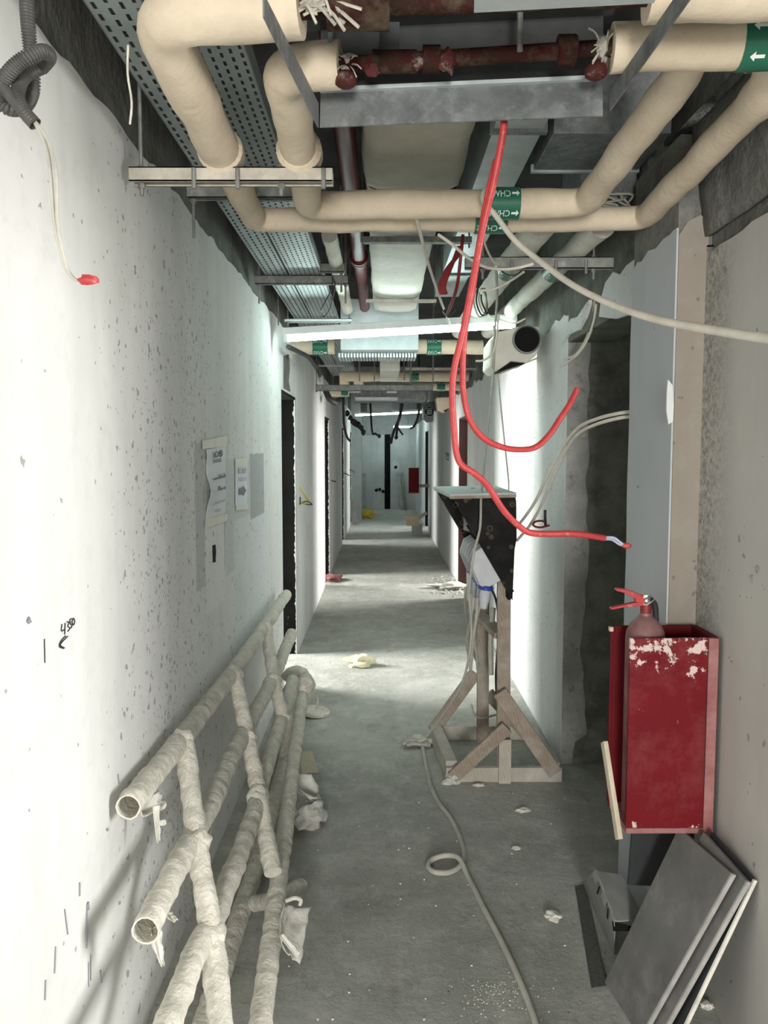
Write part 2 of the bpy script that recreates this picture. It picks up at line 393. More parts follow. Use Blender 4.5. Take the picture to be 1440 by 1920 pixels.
def wood(name, c1, c2, dust):
    m, nt, b = nodes(name); b.inputs['Roughness'].default_value = .8
    n = noise_n(nt, 3.5, 3, .5); w = N(nt, 'ShaderNodeTexWave', Scale=16.0, Distortion=7.0, Detail=3.0)
    t = N(nt, 'ShaderNodeTexCoord'); mp = N(nt, 'ShaderNodeMapping'); mp.inputs['Scale'].default_value = (2.2, 2.2, .5); mp.inputs['Rotation'].default_value = (.5, .6, .4)
    nt.links.new(t.outputs['Object'], mp.inputs[0]); nt.links.new(mp.outputs[0], w.inputs[0])
    c = mix(nt, w.outputs[1], c1, c2); d = noise_n(nt, 6, 6, .7); c = mix(nt, ramp(nt, d.outputs[0], .45, .7), c, dust); nt.links.new(c, b.inputs['Base Color']); bump(nt, b, w.outputs[1], .12, .003)
wood('timber', (.33, .27, .215), (.25, .195, .15), (.42, .39, .34)); wood('timber_dusty', (.46, .43, .37), (.38, .345, .29), (.58, .56, .51))
def film():
    m, nt, b = nodes('film_plywood'); b.inputs['Roughness'].default_value = .6; b.inputs['Specular IOR Level'].default_value = .1
    t = N(nt, 'ShaderNodeTexCoord'); v = N(nt, 'ShaderNodeTexVoronoi', Scale=19.0, Randomness=.8); nt.links.new(t.outputs['Object'], v.inputs['Vector'])
    mp = N(nt, 'ShaderNodeMapping'); mp.inputs['Scale'].default_value = (1, .02, 1); nt.links.new(t.outputs['Object'], mp.inputs[0]); nt.links.new(mp.outputs[0], v.inputs['Vector'])
    k = math_n(nt, 'MULTIPLY', math_n(nt, 'GREATER_THAN', v.outputs['Distance'], .17), math_n(nt, 'LESS_THAN', v.outputs['Distance'], .29))
    sc = N(nt, 'ShaderNodeSeparateColor'); nt.links.new(v.outputs['Color'], sc.inputs[0]); k = math_n(nt, 'MULTIPLY', k, math_n(nt, 'GREATER_THAN', sc.outputs[0], .12))
    n = noise_n(nt, 6, 6, .7); c = mix(nt, ramp(nt, n.outputs[0], .45, .8), (.007, .007, .007), (.030, .029, .027)); c = mix(nt, math_n(nt, 'MULTIPLY', k, .8), c, (.085, .065, .042)); nt.links.new(c, b.inputs['Base Color'])
film()
simple('film_black', (.006, .006, .006), (.012, .011, .011), 6, .8, spec=.15, dust=((.5, .49, .46), 34, .68, .72))
simple('door_brown', (.085, .028, .025), (.06, .022, .02), 5, .55)
simple('lid_grey', (.55, .60, .58), (.45, .50, .48), 8, .6)
simple('board_grey', (.17, .17, .16), (.12, .12, .115), 5, .6, dust=((.26, .255, .24), 7, .5, .8)); simple('board_dark', (.028, .03, .033), (.016, .018, .02), 7, .5); simple('board_edge', (.42, .41, .39), (.33, .32, .30), 20, .8)
simple('bracket_grey', (.31, .315, .31), (.23, .235, .23), 7, .6); simple('mesh_dark', (.10, .10, .095), (.06, .06, .055), 90, .8)
simple('strip_white', (.78, .77, .70), (.62, .60, .54), 20, .7); simple('plaster_bit', (.78, .76, .68), (.62, .60, .53), 12, .9); simple('plaster_yellow', (.72, .68, .48), (.6, .56, .4), 12, .9)
simple('chrome', (.75, .74, .72), rough=.22, metal=1.0); simple('rubber', (.03, .03, .032), rough=.6)
simple('extinguisher', (.18, .04, .04), (.15, .055, .055), 14, .45, dust=((.25, .16, .155), 6, .4, .7))
simple('cardboard', (.52, .43, .30), (.44, .36, .25), 8, .85); simple('sack_yellow', (.62, .48, .06), (.5, .38, .05), 12, .7)
emit('tube_light', (.80, 1.0, .95), 24.0)
simple('board_wood_grey', (.33, .33, .31), (.24, .24, .22), 6, .8)
# ================================================================== THE SETTING
YE = 22.0; YB = -4.0; ZT = 3.0; ZL = 2.495
fl = MB().box((-4.2, YB-.6, -.12), (4.2, YE+.3, 0)); struct(fl.build('floor', 'concrete_floor', origin=False))
struct(MB().box((-4.2, YB-.6, ZT), (4.2, YE+.3, ZT+.2)).build('ceiling', 'concrete_dark', origin=False))
DL = [(5.48, 6.40, 2.06), (9.65, 10.50, 2.05), (13.85, 14.62, 2.03), (17.5, 18.3, 2.03)]
DR = [(8.80, 9.78, 2.03), (16.15, 17.25, 2.03)]
def core(mb, x0, x1, y0, y1, doors):
    y = y0
    for a, b, h in doors:
        mb.box((x0, y, 0), (x1, a, ZT)); mb.box((x0, a, h), (x1, b, ZT)); y = b
    mb.box((x0, y, 0), (x1, y1, ZT))
def jag(y0, y1, z, amp, step, seed):
    n = max(2, int((y1-y0)/step)); out = []
    for i in range(n+1):
        y = lerp(y0, y1, i/n); out.append((y, z+amp*noise.noise(Vector((y*3.1, seed, 0)))+amp*.6*noise.noise(Vector((y*11, seed, 3)))))
    return out
def skin(mb, x, dx, y0, y1, ztop, amp, doors, step=.05, seed=1.0, ragged=.006):
    """render coat: ragged upper edge, cut round the doors"""
    y = y0
    def seg(a, b, zlo):
        t = jag(a, b, ztop, amp, step, seed)
        mb.prism([(x, a, zlo), (x, b, zlo)]+[(x, p[0], p[1]) for p in reversed(t)], (dx, 0, 0))
    for a, b, h in doors:
        seg(y, a, 0); seg(a, b, h); y = b
    seg(y, y1, 0)
m = MB(); core(m, -.90, -.70, YB, YE, DL); wl = struct(m.build('wall_left', 'concrete_raw', origin=False))
m = MB(); skin(m, -.70, .02, YB, YE, ZL, .022, DL, .05, 1.3); m.build('plaster', 'plaster_left', wl)
m = MB(); core(m, .965, 1.16, 4.10, YE, DR)
# recess in the right wall: raw concrete all round
m.box((.945, 2.92, 2.19), (1.16, 4.10, ZT)); m.box((1.16, 2.70, 2.33), (1.55, 4.30, ZT)); m.box((1.16, 4.10, 0), (1.55, 4.30, 2.33)); m.box((1.50, 2.92, 0), (1.62, 4.10, 2.33)); m.box((1.16, 2.70, 0), (1.55, 2.92, 2.33))
wr = struct(m.build('wall_right', 'concrete_niche', origin=False))
m = MB(); skin(m, .965, -.02, 4.10, YE, 2.33, .07, DR, .05, 4.2)
# lintel render, torn away along its edges
def pp(px, py, X): p = ox(px, py, X); return (X, p.y, p.z)
m.prism([pp(*q, .945) for q in ((1184, 590), (1160, 598), (1128, 594), (1132, 560), (1140, 530), (1155, 510), (1168, 515), (1180, 498), (1196, 486), (1200, 560))], (-.012, 0, 0))
m.prism([pp(*q, .945) for q in ((1056, 646), (1070, 628), (1090, 618), (1102, 596), (1111, 570), (1110, 562), (1100, 575), (1088, 594), (1075, 598), (1062, 622))], (-.014, 0, 0))
m.build('plaster', 'plaster_right', wr)
g = [(.946, 0)]
for k in range(56):
    z = 2.19*k/55; g.append((1.055+.035*noise.noise(Vector((z*2.3, 1, 0)))+.018*noise.noise(Vector((z*9, 2, 0)))-.05*(z < .12), z))
MB().prism([(.946, 4.099, 0)]+[(x_, 4.099, z_) for x_, z_ in g[1:]]+[(.946, 4.099, 2.19)], (0, -.006, 0)).build('render_remains', 'render_grey', wr)
# pier beside the recess
m = MB(); m.box((.905, 2.495, 0), (1.16, 2.92, 2.60)); pr = struct(m.build('wall_pier', 'concrete_raw', origin=False))
PX = .893
tp = [ox(*q, PX) for q in ((1184, 505), (1192, 492), (1200, 490), (1212, 470), (1226, 466), (1240, 448), (1252, 440), (1259, 432))]
side = [(PX, 2.92, 0), (PX, 2.92, tp[0].z)]+[(PX, min(2.915, max(2.50, p.y)), p.z) for p in tp]+[(PX, 2.49, tp[-1].z), (PX, 2.49, 0)]
wav = [(PX, 2.92+.008*noise.noise(Vector((z*.3, 7, 0)))+.004*noise.noise(Vector((z, 3, 0))), z*.07) for z in range(0, 33)]
side = [(PX, 2.49, 0)]+[(PX, 2.49, tp[-1].z)]+[(PX, min(2.905, max(2.50, p.y)), p.z) for p in reversed(tp)]+list(reversed([w for w in wav if w[2] < tp[0].z]))
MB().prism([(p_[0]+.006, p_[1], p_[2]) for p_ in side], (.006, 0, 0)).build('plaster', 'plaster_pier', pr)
MB().prism([(PX+.012, 2.485, 0), (.995, 2.485, 0), (.995, 2.485, 2.33), (.97, 2.485, 2.36), (.93, 2.485, 2.34), (PX+.012, 2.485, 2.30)], (0, .012, 0)).build('warm_lit_front', 'plaster_warm_lit', pr)  # front face of the pier, its brown is painted warm light
cp = [oy(*q, 2.488) for q in ((1251, 712), (1259, 722), (1262, 760), (1260, 790), (1252, 796), (1248, 770), (1249, 735))]
MB().prism(cp, (0, -.008, 0)).build('plaster_lump', 'plaster_right', pr)
# near right wall and the opening whose daylight reaches the left wall
m = MB(); m.box((1.01, 1.76, 0), (1.20, 2.50, 2.72)); m.box((1.01, YB, 1.98), (1.20, 1.76, 2.72)); m.box((1.01, YB, 0), (1.20, -.35, 1.98)); m.box((1.0, YB, 2.72), (1.20, 2.92, ZT))
wn = struct(m.build('wall_near', 'concrete_raw', origin=False))
tn = [ox(*q, .99) for q in ((1312, 468), (1320, 466), (1335, 470), (1350, 458), (1372, 446), (1392, 432), (1410, 415), (1440, 398), (1470, 380))]
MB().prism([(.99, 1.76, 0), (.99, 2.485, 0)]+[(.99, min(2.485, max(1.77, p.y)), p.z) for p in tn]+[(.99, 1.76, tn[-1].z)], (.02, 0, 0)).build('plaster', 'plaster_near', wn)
# rough poured concrete under the slab beside the near wall
m = MB()
g = []
for i in range(15):
    r = []
    for j in range(9):
        y = lerp(1.55, 2.50, i/14); t = j/8; x = lerp(1.0, .955, t); z = lerp(2.30, 2.62, t)
        k = .02*noise.noise(Vector((y*6, t*3, 2)))+.012*noise.noise(Vector((y*19, t*9, 5))); r.append((x-abs(k)*.8-.004, y, z+k))
    g.append(r)
m.sheet(g); m.build('rough_concrete', 'concrete_raw', wn, smooth=True, thick=.02)
struct(MB().box((-.9, YB-.2, 0), (-.35, YB, ZT)).box((.55, YB-.2, 0), (1.2, YB, ZT)).box((-.35, YB-.2, 2.3), (.55, YB, ZT)).build('wall_back', 'plaster_right', origin=False))
# end wall with a narrow dark doorway
m = MB(); xa = oy(721, 900, YE).x; xb = oy(732, 900, YE).x
m.box((-.9, YE, 0), (xa, YE+.2, ZT)).box((xb, YE, 0), (1.2, YE+.2, ZT)).box((xa, YE, 2.12), (xb, YE+.2, ZT)); we = struct(m.build('wall_end', 'plaster_end', origin=False))
struct(MB().box((xa-.02, YE+.2, 0), (xb+.02, YE+.24, 2.2)).build('door_6', 'film_black', origin=False))
struct(MB().box((-.70, 18.6, 0), (oy(678, 900, 18.6).x, 19.0, ZT)).build('wall_column', 'plaster_end', origin=False))
# door linings: dark boards on the reveals
def lining(n, x0, x1, a, b, h, mat, splash):
    m = MB(); m.box((x0, b-.025, 0), (x1, b, h)); m.box((x0, a, 0), (x1, a+.025, h)); m.box((x0, a+.025, h-.02), (x1, b-.025, h))
    o = struct(m.build('door_%d' % n, mat, origin=False))
    if splash:   # torn edge of the render round the lining
        p = MB(); xe = x1 if x0 < 0 else x0; s = -1 if x0 < 0 else 1; pts = [(xe, b-.026, 0)]; z = 0
        while z < h:
            pts.append((xe+s*(.006+.028*abs(noise.noise(Vector((z*23, n, 0))))), b-.026, z)); z += .018
        pts.append((xe, b-.026, h)); p.prism(pts, (0, -.004, 0)); p.build('plaster_edge', 'plaster_right', o)
    return o
for i, (a, b, h) in enumerate(DL): lining(i+1, -.90, -.682, a, b, h, 'film_black', True)
lining(5, .947, 1.16, *DR[0], 'door_brown', False); lining(7, .947, 1.16, *DR[1], 'film_black', False)
# rooms off the corridor, each with a window opening
def room(n, side, y0, y1, d0, d1):
    s = -1 if side == 'left' else 1; x0 = .90 if s < 0 else 1.20; X = 3.4 if s < 0 else 3.4
    m = MB()
    def bx(xa, xb, ya, yb, za, zb): m.box((min(s*xa, s*xb), ya, za), (max(s*xa, s*xb), yb, zb))
    bx(x0, X, y0-.1, y0, 0, ZT); bx(x0, X, y1, y1+.1, 0, ZT)
    bx(X, X+.15, y0-.1, d0, 0, ZT); bx(X, X+.15, d1, y1+.1, 0, ZT); bx(X, X+.15, d0, d1, 0, .8); bx(X, X+.15, d0, d1, 2.5, ZT)
    struct(m.build('wall_side_room_%d' % n, 'concrete_raw', origin=False))
room(1, 'left', 4.6, 7.6, 5.6, 7.1); room(2, 'left', 9.0, 11.4, 9.5, 10.9); room(3, 'left', 13.1, 15.5, 13.6, 15.0)
room(4, 'right', -1.2, 2.6, -.3, 1.8); room(5, 'right', 8.3, 10.9, 9.1, 10.5); room(6, 'right', 15.6, 18.0, 16.1, 17.5)
# marks in the left wall: socket chase, raw patch over the doorway
sl = [ox(*q, LX) for q in ((398, 1023), (403, 1021), (404, 1035), (403, 1050), (404, 1053), (399, 1055))]
MB().prism(sl, (.003, 0, 0)).build('chase_slot', 'film_black', wl)
rp = [ox(*q, LX) for q in ((531, 668), (541, 664), (543, 690), (541, 715), (544, 735), (531, 728))]
MB().prism(rp, (.003, 0, 0)).build('raw_patch', 'concrete_raw', wl)
# hand-written height mark and line
def wallpt(px, py, e=.0015): p = ox(px, py, LX); return Vector((LX+e, p.y, p.z))
def stroke(mb, pts, r): mb.tube(catmull([wallpt(*p) for p in pts], 5), r, 5)
W = .0013
hm = thing('height_mark', 'black hand-written 4350 height mark with arrow on white left wall', 'writing', wallpt(120, 1216))
for nm_, sts in (('digit', ([(115, 1170), (114, 1183), (121, 1180)], [(121, 1168), (120, 1190)])), ('digit', ([(124, 1166), (128, 1167), (126, 1174), (130, 1178), (126, 1184)],)), ('digit', ([(134, 1160), (130, 1162), (131, 1170), (134, 1172), (132, 1178)],)), ('digit', ([(137, 1159), (134, 1165), (136, 1172), (139, 1166), (137, 1159)],)),
           ('arrow', ([(126, 1193), (116, 1203), (112, 1210), (120, 1215)], [(122, 1192), (113, 1202), (110, 1212), (118, 1216)]))):
    m = MB(); [stroke(m, st_, W) for st_ in sts]; m.build(nm_, 'print_dark', hm)
m = MB(); stroke(m, [(82, 1198), (83, 1243)], .0012); tag(m.build('wall_line', 'print_dark'), 'short vertical black line drawn left of the 4350 mark', 'writing')
for st_, r_ in (([(162, 1695), (161, 1750), (161, 1778)], .0018), ([(165, 1805), (165, 1850)], .0014), ([(169, 1790), (169, 1838)], .0012), ([(120, 1705), (126, 1752)], .0016), ([(187, 1820), (189, 1842)], .003), ([(148, 1655), (148, 1680)], .002), ([(103, 1775), (101, 1825)], .0014), ([(84, 1838), (83, 1875)], .0016), ([(220, 1452), (222, 1470)], .002), ([(50, 1160), (53, 1166)], .006), ([(200, 1553), (199, 1558)], .004), ([(223, 1690), (222, 1696)], .004), ([(163, 1692), (164, 1705)], .004)):
    m = MB(); stroke(m, st_, r_); m.build('scratch', 'print_mid', wl)
pm = thing('pencil_mark', 'faint pencil scribble on the right wall above the red box', 'writing', Vector((.9885, ox(1415, 1120, .99).y, ox(1415, 1120, .99).z)))
for st in ([(1420, 1074), (1417, 1066), (1421, 1060), (1424, 1068), (1419, 1078)], [(1408, 1082), (1412, 1078), (1411, 1094)], [(1400, 1118), (1401, 1121)], [(1409, 1119), (1410, 1122)], [(1388, 1116), (1389, 1119)]):
    m = MB(); m.tube(catmull([Vector((.9885, ox(*p, .99).y, ox(*p, .99).z)) for p in st], 5), .0009, 5); m.build('stroke', 'print_mid', pm)
m = MB()
for st in ([(836, 850), (841, 851)], [(837, 856), (842, 852), (842, 858)], [(838, 861), (842, 862)]):
    m.tube(catmull([Vector((RX-.002, ox(*p, RX).y, ox(*p, RX).z)) for p in st], 4), .012, 5)
tag(m.build('room_mark', 'print_mid'), 'dark scrawled room mark on the far right wall', 'writing')
# notices taped to the wall
def notice(name, label, px0, px1, ytop0, ytop1, ybot0, ybot1, loc_c):
    A = wallpt(px0, ytop0, .004); B = wallpt(px1, ytop1, .004); D = wallpt(px0, ybot0, .004); C = wallpt(px1, ybot1, .004)
    t = thing(name, label, 'notice', D)
    g = []
    for j in range(13):
        v = j/12; r = []
        for i in range(9):
            u = i/8; p = A.lerp(B, u).lerp(D.lerp(C, u), v); cur = loc_c*(1-u)**2*(.5+.5*math.cos(v*9+.6))*math.sin(math.pi*v)
            r.append((p.x+max(0, cur), p.y, p.z))
        g.append(r)
    MB().sheet(g).build('sheet', 'paper', t, thick=.0008)
    w = (B-A).length; h = (A-D).length
    def fn(u, v, e=.0035): p = A.lerp(B, u).lerp(D.lerp(C, u), v); return Vector((p.x+e, p.y, p.z))
    return t, fn, w, h
def lines(mb, fn, w, h, txt, u0, u1, v0, v1):
    """text fitted in a box of the sheet, u right, v down"""
    V, Fc = text_geo(txt, 1.0); xs = [v[0] for v in V]; ys = [v[1] for v in V]; a, b, c, d = min(xs), max(xs), min(ys), max(ys); n = len(mb.v)
    mb.v += [fn(lerp(u0, u1, (x-a)/(b-a)), lerp(v1, v0, (y-c)/(d-c))) for x, y in V]; mb.f += [tuple(n+i for i in f) for f in Fc]
nt_, fn, w, h = notice('no_smoking_notice', 'taller no-smoking paper notice taped to white left wall', 385, 421, 843, 836, 974, 962, .02)
m = MB(); lines(m, fn, w, h, 'NO', .28, .56, .05, .145); lines(m, fn, w, h, 'SMOKING', .28, .72, .165, .22)
for q in range(14):
    a0 = 2*math.pi*q/14; a1 = 2*math.pi*(q+1)/14
    m.quad(fn(.69+.11*math.cos(a0), .095+.05*math.sin(a0)), fn(.69+.11*math.cos(a1), .095+.05*math.sin(a1)), fn(.69+.08*math.cos(a1), .095+.036*math.sin(a1)), fn(.69+.08*math.cos(a0), .095+.036*math.sin(a0)))
m.quad(fn(.61, .07), fn(.64, .06), fn(.77, .125), fn(.74, .13)); m.quad(fn(.60, .10), fn(.60, .09), fn(.74, .09), fn(.74, .10))
m.build('heading', 'print_dark', nt_)
m = MB(); random.seed(3)
for v0, u0, u1 in ((.45, .06, .95), (.62, .05, .95)):   # joined cursive script
    pts = [fn(u0+(u1-u0)*k/46, v0+.018*math.sin(k*1.9)*random.uniform(.3, 1)-.012*(k % 9 == 0), .004) for k in range(47)]
    m.tube(pts, .0022, 4); 
    for k in range(5): u = random.uniform(u0, u1); m.tube([fn(u, v0-.05, .004), fn(u+.01, v0-.005, .004)], .0024, 4)
m.build('script_lines', 'print_mid', nt_)
m = MB()
lines(m, fn, w, h, 'MHEM MHEM MHEM MHEM MHEM', .05, .92, .785, .825); m.build('small_print', 'print_mid', nt_); m = MB()
lines(m, fn, w, h, 'MEHM', .38, .66, .90, .94); m.build('small_print', 'print_mid', nt_)
def tape(px0, px1, a0, a1, b0, b1, par):
    P = [wallpt(px0, a0, .006), wallpt(px1, a1, .006), wallpt(px1, b1, .006), wallpt(px0, b0, .006)]; MB().prism(P, (.0008, 0, 0)).build('tape', 'tape', par)
tape(377, 423, 826, 817, 842, 836, nt_); tape(383, 424, 974, 962, 990, 976, nt_)
n2, fn, w, h = notice('access_notice', 'smaller paper notice with black arrow taped beside the no-smoking notice', 440, 462, 862, 860, 948, 946, .0)
m = MB(); lines(m, fn, w, h, 'E', .16, .36, .20, .30); lines(m, fn, w, h, 'ACCESS TO SITE', .18, .86, .40, .47)
for k in range(3): m.quad(fn(.42, .215+.035*k), fn(.84, .21+.035*k), fn(.84, .225+.035*k), fn(.42, .23+.035*k))
m.quad(fn(.22, .63), fn(.56, .62), fn(.56, .76), fn(.22, .77)); put_poly(m, [(.56, .57), (.86, .69), (.56, .82)], lambda x, y: fn(x, y)); m.build('print', 'print_mid', n2)
tape(439, 462, 860, 859, 876, 874, n2); tape(441, 463, 948, 946, 957, 955, n2)
# ================================================================== CEILING SERVICES
PZ = 2.43
def wob_tube(mb, pts, r, n=18, step=.04, wob=.006, wsc=9, seed=0, hollow=0.0):
    return mb.tube(resample([Vector(p) for p in pts], step), r, n, True, wob, wsc, seed, hollow)
def band(parent, a, b, r, txt, flip, side, mat='label_green', rows=5, both=False):
    """printed band round a pipe from a to b; 'side' is the direction that faces the viewer"""
    a = Vector(a); b = Vector(b); ax = (b-a).normalized(); L = (b-a).length
    s = Vector(side); s = (s-ax*s.dot(ax)).normalized(); w = ax.cross(s)
    R = r+.0035; o = MB().tube([a, b], R, 24).build('label_band', mat, parent, smooth=True)
    if not txt: return o
    size = 2*math.pi*R/rows*.52; tw = text_w(txt, size)+size*1.15
    sc = min(1.0, L*.92/tw)
    # direction of reading u along the axis, v up the letters
    sg = -1 if flip else 1
    def place(x, y, th0):
        th = th0+sg*(y-size*.35)/R
        n = s*math.cos(th)+w*math.sin(th); return a+ax*(L/2+sg*(x-tw/2)*sc)+n*(R+.0012)
    for k in range(rows):
        th0 = 2*math.pi*k/rows+.35; m = MB()
        put_poly(m, [(x*size*.8, y*size*.75) for x, y in ARROW], lambda x, y: place(x, y, th0))
        put_text(m, txt, size, lambda x, y: place(x+size*1.15, y, th0))
        m.build('lettering', 'label_white', o)
    return o
VIEW = Vector((0, -1, -.6))
# ---- outer insulated loop
a0 = oz(700, -5, PZ); aE = oz(288, 26, PZ); aF = oz(478, 413, PZ); aG = oz(1207, 411, PZ)
aEnd = oz(565, 12, PZ); aR0 = oz(1214, -14, PZ); aR1 = oz(1560, -30, PZ)
A = thing('insulated_pipe', 'thick cream insulated pipe loop, outermost of the pair, with lower green band', 'pipe', (aE.x, aE.y, PZ))
bar_y = oz(430, 330, 2.37).y
p = fillet([aEnd, Vector((aE.x, aE.y, PZ)), Vector((aF.x*.55+aE.x*.45, bar_y-.02, PZ))], .10)
m = MB(); wob_tube(m, p, .052, seed=1); m.build('insulation', 'insulation', A, smooth=True)
AX = p[-1]
Arm = Vector((aG.x-.03, 1.80, PZ+.02))
p = fillet([Vector((AX.x, AX.y+.02, PZ)), aF, aG, Arm, Arm+Vector((0, -.02, .5))], .06)
m = MB(); wob_tube(m, p, lambda t, i: .041+.004*(t > .8), seed=2); m.build('insulation', 'insulation', A, smooth=True)
m = MB(); wob_tube(m, [aR0, aR1], .05, seed=3); m.build('insulation', 'insulation', A, smooth=True)
m = MB(); m.tube([aEnd-Vector((.01, 0, 0)), aR0], .022, 14, wob=.003, wsc=40); m.build('bare_pipe', 'pipe_red_rust', A, smooth=True)
m = MB(); bc = aEnd.lerp(aR0, .16); m.cyl(bc-Vector((.05, 0, 0)), bc+Vector((.06, 0, 0)), .042, 12); m.build('valve', 'pipe_red_rust', A, smooth=True)
m = MB(); random.seed(21)
for q in range(26):
    d = Vector((random.uniform(.0, .11), random.uniform(-.035, .0), random.uniform(-.05, .03))); c = aEnd+Vector((random.uniform(-.005, .03), -.02, random.uniform(-.03, .02)))
    m.tube(catmull([c, c+d*.5+Vector((0, -.01, .012)), c+d], 3), .003, 4)
m.build('torn_insulation', 'strut_dusty', A)
m = MB(); st = oz(240, 85, PZ-.04); m.tube(catmull([st, st+Vector((-.002, 0, -.05)), st+Vector((.004, 0, -.10)), st+Vector((0, 0, -.14))], 4), .0022, 5); m.build('loose_thread', 'gauze', A)
x0 = oy(889, 424, aF.y).x; x1 = oy(948, 424, aF.y).x
band(A, Vector((x0, lerp(aF.y, aG.y, .6), PZ)), Vector((x1, lerp(aF.y, aG.y, .6), PZ)), .043, 'CHWS', True, VIEW)
# ---- inner insulated loop
bEnd = oz(638, 122, PZ); bE = oz(533, 128, PZ); bF = oz(580, 386, PZ); bG = oz(1098, 380, PZ); bR0 = oz(1146, 90, PZ); bR1 = oz(1580, 72, PZ)
B = thing('insulated_pipe', 'cream insulated pipe loop, inner of the pair, with upper green band', 'pipe', (bE.x, bE.y, PZ))
p = fillet([bEnd, bE, Vector((lerp(bE.x, bF.x, .5), bar_y-.02, PZ))], .085); m = MB(); wob_tube(m, p, .047, seed=4); m.build('insulation', 'insulation', B, smooth=True); BXp = p[-1]
bArm = Vector((bG.x+.02, 1.80, PZ+.05))
p = fillet([Vector((BXp.x, BXp.y+.02, PZ)), bF, bG, bArm, bArm+Vector((0, -.02, .5))], .06); m = MB(); wob_tube(m, p, .044, seed=5); m.build('insulation', 'insulation', B, smooth=True)
m = MB(); wob_tube(m, [bR0, bR1], .045, seed=6); m.build('insulation', 'insulation', B, smooth=True)
m = MB(); m.tube([bEnd-Vector((.01, 0, 0)), bR0+Vector((.01, 0, 0))], .0165, 14, wob=.004, wsc=40); m.build('bare_pipe', 'pipe_red_rust', B, smooth=True)
def on_b(px): t = (px-640)/(1146-640); return bEnd.lerp(bR0, t)
for px, l, r in ((745, .09, .022), (815, .035, .026), (1065, .035, .029)):
    c = on_b(px); MB().cyl(c-Vector((l/2, 0, 0)), c+Vector((l/2, 0, 0)), r, 10).build('coupling', 'pipe_red_rust', B, smooth=True)
c = on_b(735); MB().beam(c, c+Vector((0, -.01, .07)), .04, .012).build('valve_lever', 'galvanised_dark', B)
for px, py in ((648, 158), (1117, 142)):
    c = oz(px, py, PZ-.045); MB().lathe(c+Vector((0, 0, -.006)), (0, 0, 1), [(0, .012), (.006, .021), (.014, .023), (.022, .02), (.03, .012)], 14).build('valve_cap', 'cap_rust', B, smooth=True)
for px, k in ((655, .8), (1130, 1.0)):
    m = MB(); c = on_b(px); random.seed(px)
    for q in range(14):
        d = Vector((random.uniform(-.035, .03), random.uniform(-.03, .01), random.uniform(-.035, .03))); m.tube(catmull([c, c+d*.6+Vector((0, -.012, 0)), c+d], 3), .0018*k, 4)
    m.chunk(c, (.018, .022, .022), px*.01, 2, .6); m.build('torn_insulation', 'strut_dusty', B)
for px, h in ((700, .05), (790, .03), (845, .06)):
    c = on_b(px); m = MB(); m.chunk(c+Vector((0, -.012, -.012)), (.016, .012, h*.4), px*.02, 2, .6); m.build('dirt_clump', 'cap_rust', B, smooth=True)
x0 = oy(906, 382, bF.y).x; x1 = oy(970, 382, bF.y).x; yb = lerp(bF.y, bG.y, .68)
band(B, Vector((x0, yb, PZ)), Vector((x1, yb, PZ)), .046, 'CHWR', True, VIEW)
c0 = oz(1384, 81, PZ); band(B, c0, c0+(bR1-bR0).normalized()*.14, .047, 'CHWR', False, VIEW, rows=6)
# ---- trapeze under the loops
def rod(mb, x, y, z0, z1, r=.0055): mb.cyl((x, y, z0), (x, y, z1), r, 8)
def trapeze(label, x0, x1, y, z, rods, mat='strut_metal', hh=.022, w=.041, up=None, nuts=(), grp=None, name='trapeze_hanger', tail=.05):
    t = thing(name, label, 'hanger', ((x0+x1)/2, y, z), grp)
    m = MB(); m.box((x0, y-w/2, z), (x1, y-w/2+.003, z+hh*2)).box((x0, y+w/2-.003, z), (x1, y+w/2, z+hh*2)).box((x0, y-w/2, z+hh*2-.003), (x1, y+w/2, z+hh*2))
    m.box((x0, y-w/2, z), (x1, y-w/2+.010, z+.003)).box((x0, y+w/2-.010, z), (x1, y+w/2, z+.003)); m.build('channel', mat, t)
    for x in rods:
        m = MB(); rod(m, x, y, z-tail, up or ZT); m.build('threaded_rod', 'rod_metal', t, smooth=True)
        MB().cyl((x, y, z-.012), (x, y, z), .010, 6).build('nut', 'rod_metal', t); MB().cyl((x, y, z+hh*2), (x, y, z+hh*2+.01), .010, 6).build('nut', 'rod_metal', t)
    for x in nuts: MB().cyl((x, y-w/2-.006, z-.022), (x, y-w/2-.006, z+.03), .006, 8).build('bolt', 'rod_metal', t)
    return t
bx0 = oy(247, 333, bar_y).x; bx1 = oy(624, 333, bar_y).x; zb = oy(400, 345, bar_y).z
trapeze('dusty cream-smeared trapeze bar clamping both insulated pipes', bx0, bx1, bar_y, zb, (oy(265, 330, bar_y).x, oy(527, 330, bar_y).x), 'strut_dusty', .018, .05, nuts=[oy(q, 330, bar_y).x for q in (368, 449, 608)], tail=.03)
for nm, px in (('left', AX), ('right', BXp)):
    m = MB(); m.lathe(Vector((px.x, bar_y-.035, PZ)), (0, 1, 0), [(0, .05), (.012, .060), (.06, .060), (.075, .052)], 20); tag(m.build('pipe_saddle', 'insulation'), 'cream %s saddle between insulated pipe and dusty trapeze bar' % ('wide outer' if nm == 'left' else 'narrow inner'), 'clamp')
